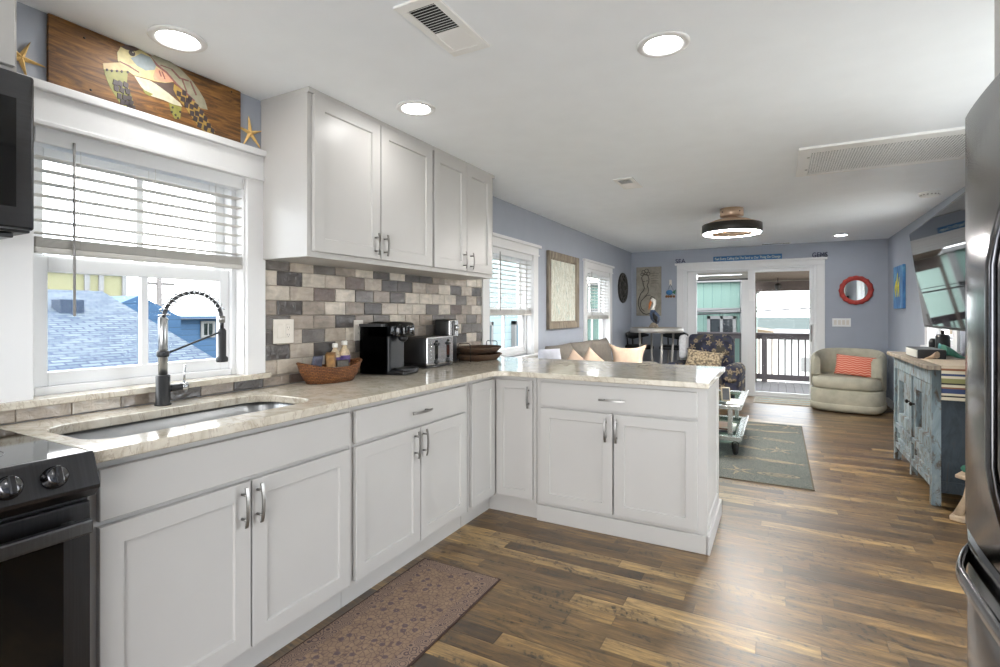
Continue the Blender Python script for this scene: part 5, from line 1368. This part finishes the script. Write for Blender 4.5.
for xk in (x0 + 0.05, x1 - 0.055):
    for yk in (y0 + 0.05, y1 - 0.05):
        c = MB(); c.lathe([(0.012, -0.015), (0.044, -0.015), (0.05, -0.008), (0.05, 0.008), (0.044, 0.015), (0.012, 0.015)], (xk, yk, 0.0585), (1, 0.35, 0), 20)
        cw = c.build('caster', 'rubber', t)
        MB().tube([(xk + 0.022, yk, 0.06), (xk + 0.024, yk, 0.115), (xk, yk, 0.13), (xk - 0.024, yk, 0.115), (xk - 0.022, yk, 0.06)], 0.007).build('fork', 'dark_iron', cw)
e = thing('display_frame', 'small cream-edged display leaning upright on the glass coffee table', 'frame', (1.79, 5.25, 0.45), R(20))
T = Matrix.Rotation(R(-14), 4, 'X')
MB().box(-0.04, 0.04, -0.014, 0.008, 0.004, 0.135, bev=0.005, T=T).build('casing', 'stripe_cream', e, local=True)
MB().box(-0.03, 0.03, -0.016, -0.013, 0.018, 0.125, T=T).build('screen', 'book_grey', e, local=True)
o = MB().box(1.80, 1.90, 5.12, 5.42, 0.4505, 0.458, bev=0.001).build('magazine', 'book_white'); recenter(o); set_props(o, 'white magazine lying on the upper glass tier beside the cream display', 'magazine', 'magazines on the coffee table')
for k, (mm, q, lb) in enumerate((('book_grey', 0.0, 'grey magazine at the bottom of the stack on the lower glass tier'), ('book_white', 0.02, 'white magazine in the middle of the stack on the lower glass tier'), ('walnut', -0.015, 'brown magazine topping the stack on the lower glass tier'))):
    z_ = 0.1765 + k * 0.014
    o = MB().box(1.555 + q, 1.845 + q, 5.185 + q, 5.50 + q, z_, z_ + 0.0135, bev=0.001).build('magazine', mm); recenter(o); set_props(o, lb, 'magazine', 'magazines on the coffee table')

# ---------------------------------------------------------------- sofa
t = thing('sofa', 'grey fabric sofa along the window wall beyond the peninsula', 'sofa', (0.5, 5.6, 0))
softbox(MB(), 0.06, 0.93, 4.40, 6.80, 0.10, 0.30, 0.03).build('base', 'sofa_grey', t)
softbox(MB(), 0.06, 0.22, 4.40, 6.80, 0.24, 0.86, 0.07).build('backrest', 'sofa_grey', t)
for a, c in ((4.40, 4.60), (6.60, 6.80)): softbox(MB(), 0.09, 0.91, a, c, 0.24, 0.66, 0.08).build('arm', 'sofa_grey', t)
for k in range(3):
    a = 4.61 + k * 0.662; softbox(MB(), 0.20, 0.94, a, a + 0.656, 0.295, 0.46, 0.05).build('seat_cushion', 'sofa_grey', t)
for k in range(3):
    a = 4.61 + k * 0.662; o = cushion(0.67, 0.52, 0.17, pinch=0.03, p=4)
    bmesh.ops.transform(o.bm, matrix=Matrix.Translation((0.275, a + 0.33, 0.70)) @ Matrix.Rotation(R(-8), 4, 'Y') @ Matrix.Rotation(R(90), 4, 'Z'), verts=o.bm.verts)
    o.build('back_cushion', 'cushion_grey', t)
for k, z_ in enumerate((4.47, 6.72)):
    for xk in (0.14, 0.86): MB().cyl((xk, z_, 0), (xk, z_, 0.11), 0.02, r2=0.028).build('leg', 'walnut', t)
def pillow(label, c, w_, h_, th, rz, rx, mat, spin=0.0, g='throw pillows on the sofa', name='throw_pillow', pin=0.10, p=2.4):
    o = cushion(w_, h_, th, pinch=pin, p=p).build(name, mat); o.data.transform(Matrix.Rotation(spin, 4, 'Y'))
    o.location = c; o.rotation_euler = (rx, 0, rz); return set_props(o, label, 'pillow', g)
pillow('white and blue round-edged pillow standing at the sofa end by the window', (0.33, 4.50, 0.80), 0.26, 0.28, 0.16, R(62), R(-4), 'pillow_white', pin=0.0, p=2.0)
pillow('peach throw pillow against the sofa cushion nearer the white one', (0.49, 4.82, 0.70), 0.34, 0.33, 0.12, R(40), R(-16), 'pillow_peach', R(40))
pillow('peach throw pillow overlapping in the middle of the sofa row', (0.51, 5.24, 0.695), 0.34, 0.33, 0.12, R(42), R(-16), 'pillow_peach', R(42))
pillow('largest peach throw pillow at the table end of the sofa', (0.67, 6.02, 0.70), 0.45, 0.46, 0.17, R(12), R(-14), 'pillow_peach', 0.0, pin=0.28)

# ---------------------------------------------------------------- bar table, stools, pelican
t = thing('bar_table', 'round silver-rimmed bar table in the corner under the carved plaque', 'table', (0.57, 8.12, 0))
MB().lathe([(0.385, 0.985), (0.392, 0.989), (0.392, 1.05), (0.385, 1.055), (0.002, 1.055)], (0.57, 8.12, 0), n=48).build('tabletop', 'stool_silver', t)
MB().lathe([(0.37, 1.0551), (0.37, 1.058), (0.002, 1.058)], (0.57, 8.12, 0), n=40).build('inlay', 'plaque_stone', t)
for k in range(4):
    a = k * math.pi / 2 + 0.5; c, s_ = math.cos(a), math.sin(a)
    MB().tube([(0.57 + 0.26 * c, 8.12 + 0.26 * s_, 1.0), (0.57 + 0.235 * c, 8.12 + 0.235 * s_, 0.5), (0.57 + 0.29 * c, 8.12 + 0.29 * s_, 0.002)], 0.016).build('leg', 'stool_silver', t)
MB().tube([(0.57 + 0.245 * math.cos(R(a)), 8.12 + 0.245 * math.sin(R(a)), 0.30) for a in range(0, 360, 12)], 0.01, closed=True).build('foot_ring', 'stool_silver', t)
def stool(label, x, y, rz):
    t = thing('bar_stool', label, 'stool', (x, y, 0), rz, 'black seated bar stools')
    rg = [[(px * f, py * f, z_) for px, py in rrect(-0.19, 0.19, -0.18, 0.18, 0.08)] for f, z_ in ((0.95, 0.70), (1.0, 0.71), (1.0, 0.74), (0.9, 0.765))]
    MB().loops(rg, smooth=True).build('seat', 'black_matte', t, local=True)
    pts = [(0.215 * math.sin(R(a)), 0.19 * math.cos(R(a)) + 0.0, 0) for a in range(-78, 79, 12)]
    rg = []
    for k, p in enumerate(pts):
        f = 1 - abs(k / (len(pts) - 1) * 2 - 1); z0_, z1_ = 0.90 - 0.05 * f, 0.93 + 0.06 * f
        o_ = Vector(p); i_ = o_ * 0.90
        rg.append([(o_.x, o_.y, z0_), (o_.x * 1.06, o_.y * 1.06, z1_), (i_.x * 1.06, i_.y * 1.06, z1_), (i_.x, i_.y, z0_)])
    MB().loops(rg, smooth=True).build('backrest', 'black_matte', t, local=True)
    for a in (-45, 0, 45): MB().cyl((0.195 * math.sin(R(a)), 0.172 * math.cos(R(a)), 0.73), (0.208 * math.sin(R(a)), 0.184 * math.cos(R(a)), 0.90), 0.011).build('back_post', 'black_matte', t, local=True)
    for sx in (-1, 1):
        for sy in (-1, 1): MB().tube([(sx * 0.14, sy * 0.13, 0.705), (sx * 0.19, sy * 0.18, 0.002)], 0.012).build('leg', 'stool_silver', t, local=True)
    MB().tube([(x_, y_, 0.25) for x_, y_ in rrect(-0.172, 0.172, -0.162, 0.162, 0.01, 2)], 0.008, closed=True).build('foot_rail', 'stool_silver', t, local=True)
stool('bar stool with curved black back between the corner and the bar table', 0.22, 8.50, R(50))
stool('bar stool with black seat pushed under the glass door side of the bar table', 0.74, 8.60, R(-12))
c = Vector((0.55, 8.02, 1.0585))
t = thing('pelican_figurine', 'white-headed pelican figurine with orange bill on the bar table', 'figurine', c)
MB().lathe([(0.075, 0), (0.078, 0.01), (0.05, 0.05), (0.03, 0.075), (0.002, 0.08)], c, n=20).build('base', 'grey_wood', t)
plain('pelican_body', S(70, 82, 104), 0.5, var=0.7, vscale=26)
b = MB(); b.tube([c + Vector(p) for p in ((0.055, 0, 0.06), (0.045, 0, 0.10), (0.02, 0, 0.16), (-0.01, 0, 0.22), (-0.02, 0, 0.27))], [0.02, 0.055, 0.075, 0.055, 0.03], n=14); b.build('body', 'pelican_body', t)
b = MB(); b.tube([c + Vector(p) for p in ((0.05, -0.05, 0.08), (0.04, -0.068, 0.15), (0.0, -0.05, 0.22))], [0.012, 0.04, 0.016], n=10); b.tube([c + Vector(p) for p in ((0.05, 0.05, 0.08), (0.04, 0.068, 0.15), (0.0, 0.05, 0.22))], [0.012, 0.04, 0.016], n=10); b.build('wing', 'black_matte', t)
b = MB(); b.tube([c + Vector(p) for p in ((-0.02, 0, 0.25), (0.0, 0, 0.31), (0.015, 0, 0.36), (0.01, 0, 0.405), (-0.015, 0, 0.42), (-0.04, 0, 0.41))], [0.032, 0.024, 0.022, 0.03, 0.034, 0.018], n=12); b.build('head', 'pelican_white', t)
b = MB(); b.tube([c + Vector(p) for p in ((-0.035, 0, 0.41), (-0.055, 0, 0.36), (-0.075, 0, 0.27))], [0.016, 0.020, 0.005], n=10); b.build('bill', 'pelican_bill', t)

# ---------------------------------------------------------------- sea-life armchair
t = thing('patterned_armchair', 'navy armchair with starfish and shell fabric by the glass door', 'armchair', (1.305, 7.95, 0), R(-4))
softbox(MB(), -0.46, 0.46, -0.42, 0.36, 0.10, 0.31, 0.04).build('base', 'sealife_fabric', t, local=True)
softbox(MB(), -0.29, 0.29, -0.44, 0.22, 0.29, 0.46, 0.06).build('seat_cushion', 'sealife_fabric', t, local=True)
for s_ in (-1, 1):
    b = MB(); softbox(b, min(s_ * 0.28, s_ * 0.48), max(s_ * 0.28, s_ * 0.48), -0.42, 0.32, 0.10, 0.50, 0.06)
    b.tube([(s_ * 0.38, y_, 0.47) for y_ in (-0.45, -0.44, -0.2, 0.1, 0.3)], [0.085, 0.115, 0.115, 0.11, 0.10], n=18)
    b.build('arm', 'sealife_fabric', t, local=True)
T = Matrix.Translation((0, 0.22, 0.30)) @ Matrix.Rotation(R(-14), 4, 'X')
b = MB(); softbox(b, -0.32, 0.32, -0.09, 0.12, 0.0, 0.66, 0.09, None, T); b.build('backrest', 'sealife_fabric', t, local=True)
b = MB(); softbox(b, -0.30, 0.30, -0.15, -0.02, 0.36, 0.66, 0.06, None, T); b.build('head_cushion', 'sealife_fabric', t, local=True)
b = MB()
for sx in (-0.38, 0.38):
    for sy in (-0.36, 0.3): b.cyl((sx, sy, 0), (sx, sy, 0.11), 0.025)
b.build('leg', 'walnut', t, local=True)
pillow('tan brocade pillow propped on the navy patterned armchair', (1.29, 7.80, 0.61), 0.52, 0.30, 0.14, R(-4), R(-22), 'tan_brocade', R(6), g=None)
o = MB(); softbox(o, 0.915, 1.02, 7.99, 8.26, 0.60, 0.955, 0.05); o = recenter(o.build('throw_blanket', 'throw_white')); set_props(o, 'pale rolled throw hanging at the shoulder of the navy patterned armchair', 'blanket')

# ---------------------------------------------------------------- sage barrel chair
t = thing('barrel_chair', 'rounded sage grey barrel chair in the corner beyond the teal cabinet', 'armchair', (3.03, 8.26, 0), R(-14))
n = 28
def sq(r_, p, z_, fy=1.0): return [(r_ * math.copysign(abs(math.cos(a)) ** p, math.cos(a)), fy * r_ * math.copysign(abs(math.sin(a)) ** p, math.sin(a)), z_) for a in [2 * math.pi * k / 48 for k in range(48)]]
MB().loops([sq(0.385, 0.55, 0.012), sq(0.40, 0.55, 0.03), sq(0.40, 0.55, 0.27), sq(0.385, 0.55, 0.292)], smooth=True).build('base', 'chair_sage', t, local=True)
MB().loops([sq(0.402, 0.55, 0.03), sq(0.408, 0.55, 0.034), sq(0.408, 0.55, 0.105), sq(0.402, 0.55, 0.11)], smooth=True).build('skirt', 'chair_sage', t, local=True)
MB().loops([sq(0.36, 0.55, 0.295), sq(0.385, 0.55, 0.32), sq(0.388, 0.55, 0.40), sq(0.37, 0.55, 0.435), sq(0.30, 0.55, 0.45)], smooth=True).build('seat_cushion', 'chair_sage', t, local=True)
rg = []; m_ = 34
for k in range(m_ + 1):
    f = k / m_ * 2 - 1; a = R(90) + f * R(122)
    px = math.copysign(abs(math.cos(a)) ** 0.7, math.cos(a)); py = math.copysign(abs(math.sin(a)) ** 0.7, math.sin(a))
    top = 0.70 + 0.095 * (1 - abs(f) ** 2.2); bot = 0.29 if abs(f) < 0.80 else 0.29 + 0.17 * min(1, (abs(f) - 0.80) / 0.08)
    e_ = 1.0 if abs(f) < 0.95 else 0.93
    ro, ri = 0.41, 0.335
    pr = [(ro, bot), (ro, bot + 0.02), (ro, top - 0.05), (ro - 0.02, top - 0.012), (ro - 0.045, top), (ri + 0.02, top - 0.012), (ri, top - 0.05), (ri, bot)]
    rg.append([(q * px * e_, q * py * e_, z_) for q, z_ in pr])
MB().loops(rg, smooth=True).build('wrap_back', 'chair_sage', t, local=True)
pillow('coral lumbar pillow with pale wavy lines on the sage barrel chair', (3.11, 8.19, 0.585), 0.46, 0.27, 0.13, R(-14), R(-16), 'coral_wave', R(4), g=None, pin=0.04)

# ---------------------------------------------------------------- outside
def st(name, b, mat=None): return struct(name, b, mat)
plain('bounce_pale', S(210, 207, 200), 0.85, var=0.05)
st('ground_bounce_slab', MB().box(-1.5, 8, -9, YB - 0.16, -0.3, -0.12).box(XR + 0.16, 9, YB - 0.16, 7.0, -0.3, -0.12), 'bounce_pale')  # unseen pale slabs added to bounce daylight up to the ceiling
st('ground_terrain', MB().box(-60, 60, -30, 70, -3.7, -3.5), 'dune_sand')
st('sea_water', MB().box(-600, 600, 70, 700, -3.9, -3.55), 'sea')
def house(name, label, cat='house'):
    return thing(name, label, cat, (0, 0, -3.5))
# the neighbour's blue shingle roof
t = thing('neighbor_house', 'neighbouring house with pale blue shingled roof outside the sink window', 'house', (-7, 0, -3.5), 0, None)
b = MB(); s0 = (1.62 - 0.637) / 3.0
for x_a, x_b, za, zb in ((-3.4, -7, 1.62 - s0 * 3.6, 1.62), (-7, -10.6, 1.62, 1.62 - s0 * 3.6)):
    b.poly([(x_a, -6, za), (x_b, -6, zb), (x_b, 4.12, zb), (x_a, 4.12, za)], (0, 0, -0.12))
b.build('roof', 'blue_shingle', t)
b = MB().box(-10.3, -3.7, -5.8, 3.9, -3.5, 0.36); b.poly([(-10.3, 3.9, 0.3), (-3.7, 3.9, 0.3), (-7, 3.9, 1.45)], (0, -0.2, 0)); b.build('wall', 'blue_siding', t)
MB().box(-6.2, -5.95, 3.18, 3.45, 1.25, 1.46, bev=0.01).build('roof_vent', 'asphalt_blue_dark', t)
t = thing('blue_house', 'bright blue sided house with white window beyond the shingled roof', 'house', (-18, 11, -3.5), 0, 'houses beyond the sink window')
b = MB().box(-21, -16, 8.6, 14.5, -3.5, 1.15); b.build('wall', 'blue_siding', t)
b = MB(); b.poly([(-15.7, 8.3, 1.08), (-18.5, 8.3, 1.2), (-21.3, 8.3, 1.08)], (0, 6.5, 0)); b.build('roof', 'asphalt_blue_dark', t)
b = MB()
for q in ((11.19, 11.29, 0.40, 1.0), (11.62, 11.72, 0.40, 1.0), (11.29, 11.62, 0.40, 0.49), (11.29, 11.62, 0.91, 1.0), (11.43, 11.47, 0.49, 0.91)): b.box(-16.0, -15.94, *q)
wf = b.build('window_frame', 'white_siding', t); MB().box(-15.99, -15.97, 11.28, 11.63, 0.48, 0.92).build('pane', 'house_window_dark', wf)
MB().box(-16.0, -15.95, 10.25, 10.33, -3.4, 1.1).build('downspout', 'white_siding', t)
t = thing('blue_gable_house', 'steeper blue roofed house between the shingled roof and bright blue house', 'house', (-12.9, 6.8, -3.5), 0, 'houses beyond the sink window')
b = MB(); b.poly([(-11.6, 5.6, 1.08), (-11.6, 6.985, 1.72), (-11.6, 7.97, 1.18), (-11.6, 7.97, 0.62), (-11.6, 5.6, 0.62)], (-2.6, 0, 0)); b.build('roof', 'blue_siding', t)
MB().box(-14.1, -11.65, 5.65, 7.92, -3.5, 0.62).build('wall', 'blue_siding', t)
t = thing('yellow_house', 'pale yellow house rising behind the blue shingled roof', 'house', (-17, 5, -3.5), 0, 'houses beyond the sink window')
MB().box(-20, -15, 1.5, 8.25, -3.5, 2.42).build('wall', 'yellow_siding', t)
b = MB()
for yk in (7.25, 7.6, 8.2): b.box(-15, -14.95, yk, yk + 0.12, -3.4, 2.4)
b.build('corner_board', 'white_siding', t)
b = MB().poly([(-14.9, 1.4, 2.42), (-17.5, 1.4, 2.66), (-20.1, 1.4, 2.42)], (0, 6.95, 0)); b.build('roof', 'asphalt_blue_dark', t)
t = thing('utility_pole', 'weathered utility pole with wires standing behind the blue houses', 'utility pole', (-20, 11.86, -3.5))
MB().cyl((-21.5, 12.75, -3.5), (-21.5, 12.75, 2.95), 0.14, r2=0.11).build('pole', 'pole_wood', t)
b = MB().box(-21.6, -21.45, 12.1, 13.4, 2.5, 2.62); b.build('crossarm', 'pole_wood', t)
b = MB()
for dz in (0.0, 0.45, 0.9): b.tube([(-21.5, 12.75, 1.65 + dz * 0.5), (-17.5, 19.0, 1.35 + dz), (-12.5, 30, 1.6 + dz)], 0.02, n=5)
b.build('wire', 'pole_wood', t)
# teal house seen through the living room windows and the glass door
t = thing('teal_house', 'teal batten-sided neighbouring house seen through the glass door', 'house', (-3, 17, -3.5), 0, None)
MB().box(-7.2, 1.49, 13.4, 22, -3.5, 2.02).build('wall', 'teal_batten', t)
b = MB().box(-7.2, 1.505, 13.34, 13.4, 1.304, 1.405); b.box(1.42, 1.53, 13.34, 13.44, -3.5, 2.02); b.box(-7.3, 1.6, 13.3, 22.1, 2.02, 2.1); b.build('trim_band', 'white_siding', t)
for a, c, z0, z1 in ((0.697, 1.333, 0.727, 1.212), (-1.0, -0.3, 0.727, 1.212), (0.2, 1.1, -1.2, -0.3)):
    b = MB()
    for q in ((a, a + 0.07, z0, z1), (c - 0.07, c, z0, z1), (a, c, z1 - 0.07, z1), (a, c, z0, z0 + 0.07), ((a + c) / 2 - 0.03, (a + c) / 2 + 0.03, z0, z1)): b.box(q[0], q[1], 13.33, 13.4, q[2], q[3])
    wf = b.build('window_frame', 'white_siding', t); MB().box(a + 0.05, c - 0.05, 13.37, 13.39, z0 + 0.05, z1 - 0.05).build('pane', 'house_window_dark', wf)
t = thing('aqua_side_house', 'pale aqua house close outside the living room windows', 'house', (-5, 11, -3.5), 0, None)
MB().box(-9, -3.2, 7.9, 12.9, -3.5, 4.6).build('wall', 'aqua_siding', t)
for a, z0, z1 in ((8.6, -0.2, 1.1), (10.6, -0.2, 1.1), (12.1, -0.2, 1.1)):
    b = MB()
    for q in ((a, a + 0.08, z0, z1), (a + 0.9, a + 0.98, z0, z1), (a, a + 0.98, z1 - 0.08, z1), (a, a + 0.98, z0, z0 + 0.08), (a + 0.45, a + 0.53, z0, z1)): b.box(-3.2, -3.1, *q)
    wf = b.build('window_frame', 'white_siding', t); MB().box(-3.16, -3.13, a + 0.05, a + 0.93, z0 + 0.05, z1 - 0.05).build('pane', 'blue_pane', wf)
# deck, rail, porch roof
st('deck_floor', (lambda b: [b.box(-0.4 + k * 0.145, -0.4 + k * 0.145 + 0.139, YF + 0.16, 13.1, -0.29, -0.25) for k in range(34)] and b)(MB()), 'deck_wood')
b = MB(); b.box(-0.4, 4.5, 13.0, 13.1, -0.5, -0.29); 
for xk in (-0.3, 4.3): b.box(xk, xk + 0.14, 12.95, 13.09, -3.5, -0.29)
st('deck_surface', b, 'deck_wood')
t = thing('deck_railing', 'brown wooden deck railing with slim balusters outside the glass door', 'railing', (2.0, 13.0, -0.25))
MB().box(-0.4, 4.5, 12.93, 13.07, 0.80, 0.84, bev=0.005).build('top_rail', 'rail_brown', t)
MB().box(-0.4, 4.5, 12.98, 13.02, 0.70, 0.80).build('sub_rail', 'rail_brown', t)
MB().box(-0.4, 4.5, 12.97, 13.03, -0.20, -0.08).build('bottom_rail', 'rail_brown', t)
for xk in (-0.35, 1.88, 4.2): MB().box(xk, xk + 0.11, 12.95, 13.05, -0.25, 0.80).build('post', 'rail_brown', t)
k = 0
for i in range(36):
    xk = -0.22 + i * 0.128
    if any(abs(xk - (p + 0.055)) < 0.085 for p in (-0.35, 1.88, 4.2)): continue
    MB().box(xk - 0.014, xk + 0.014, 12.985, 13.015, -0.09, 0.71).build('baluster', 'rail_brown', t)
t = thing('porch_roof', 'brown porch roof and beam over the deck outside the glass door', 'porch roof', (2.0, 11.0, 1.7))
b = MB().poly([(1.72, YF + 0.16, 2.35), (1.72, 13.3, 1.97), (1.72, 13.3, 2.07), (1.72, YF + 0.16, 2.45)], (3.1, 0, 0)); b.build('ceiling_board', 'porch_tan', t)
MB().box(1.72, 4.8, 12.85, 13.0, 1.763, 1.98).build('beam', 'porch_brown', t)
for xk in (1.72, 4.45): MB().box(xk, xk + 0.06, 12.86, 12.92, -0.25, 1.77).build('column', 'porch_brown', t)
t = thing('porch_lantern', 'small dark lantern hanging from the porch beam outside the glass door', 'lantern', (2.20, 12.6, 1.75))
MB().cyl((2.20, 12.6, 1.90), (2.20, 12.6, 2.035), 0.008, n=6).build('hanger', 'dark_iron', t)
MB().lathe([(0.02, 1.92), (0.06, 1.90), (0.07, 1.86), (0.045, 1.78), (0.05, 1.77), (0.01, 1.755)], (2.20, 12.6, 0), n=12).build('lamp_body', 'dark_iron', t)
# houses, dunes and wires toward the sea
for nm, lb, a, c, y0, y1, z1 in (('white_house', 'white beach house below the deck rail toward the sea', 2.2, 8.5, 26, 34, 0.25),):
    t = thing(nm, lb, 'house', ((a + c) / 2, y0, -3.5))
    MB().box(a, c, y0, y1, -3.5, z1).build('wall', 'bright_siding', t)
    MB().poly([(a - 0.2, y0 - 0.3, z1), (c + 0.2, y0 - 0.3, z1), (c + 0.2, y1, z1), (a - 0.2, y1, z1)], (0, 0, 0.12)).build('roof', 'white_siding', t)
    for k in range(3):
        xk = a + (c - a) * (k + 0.5) / 3; MB().box(xk - 0.18, xk + 0.18, y0 - 0.03, y0 + 0.01, z1 - 1.5, z1 - 0.9).build('window', 'white_siding', t)
b = MB(); n = 70
pts = [(-20 + i * 0.9, 46, -0.12 + 0.14 * math.sin(i * 0.9) + 0.12 * math.sin(i * 0.37 + 1)) for i in range(n)]
lo = [(p[0], 45.6, p[2] - 0.32) for p in pts]
b.poly([(-20, 46, -3.6)] + pts + [(-20 + (n - 1) * 0.9, 46, -3.6)], (0, 6, 0)); st('dune_terrain', b, 'dune_grass')
b = MB(); b.poly([(-20, 45.6, -3.6)] + lo + [(-20 + (n - 1) * 0.9, 45.6, -3.6)], (0, 0.3, 0)); b.poly([(-20, 45.6, -0.6), (-20, 34, -3.5), (43, 34, -3.5), (43, 45.6, -0.6)], (0, 0, -0.1)); st('dune_ground', b, 'dune_sand')
t = thing('power_line', 'dark overhead power wire crossing outside the glass door', 'power line', (0, 13.2, -3.5))
b = MB(); b.tube([(-8, 13.25, 0.9), (0.5, 13.2, 1.25), (3.0, 13.17, 1.40), (8, 13.1, 1.75)], 0.017, n=6); b.tube([(-8, 13.25, 1.05), (0.5, 13.2, 1.33), (3.0, 13.17, 1.47), (8, 13.1, 1.85)], 0.007, n=6); b.build('wire', 'black_matte', t)
for xk, yk, zt_ in ((-8, 13.25, 1.3), (8, 13.1, 2.2)): MB().cyl((xk, yk, -3.5), (xk, yk, zt_), 0.1).build('pole', 'pole_wood', t)
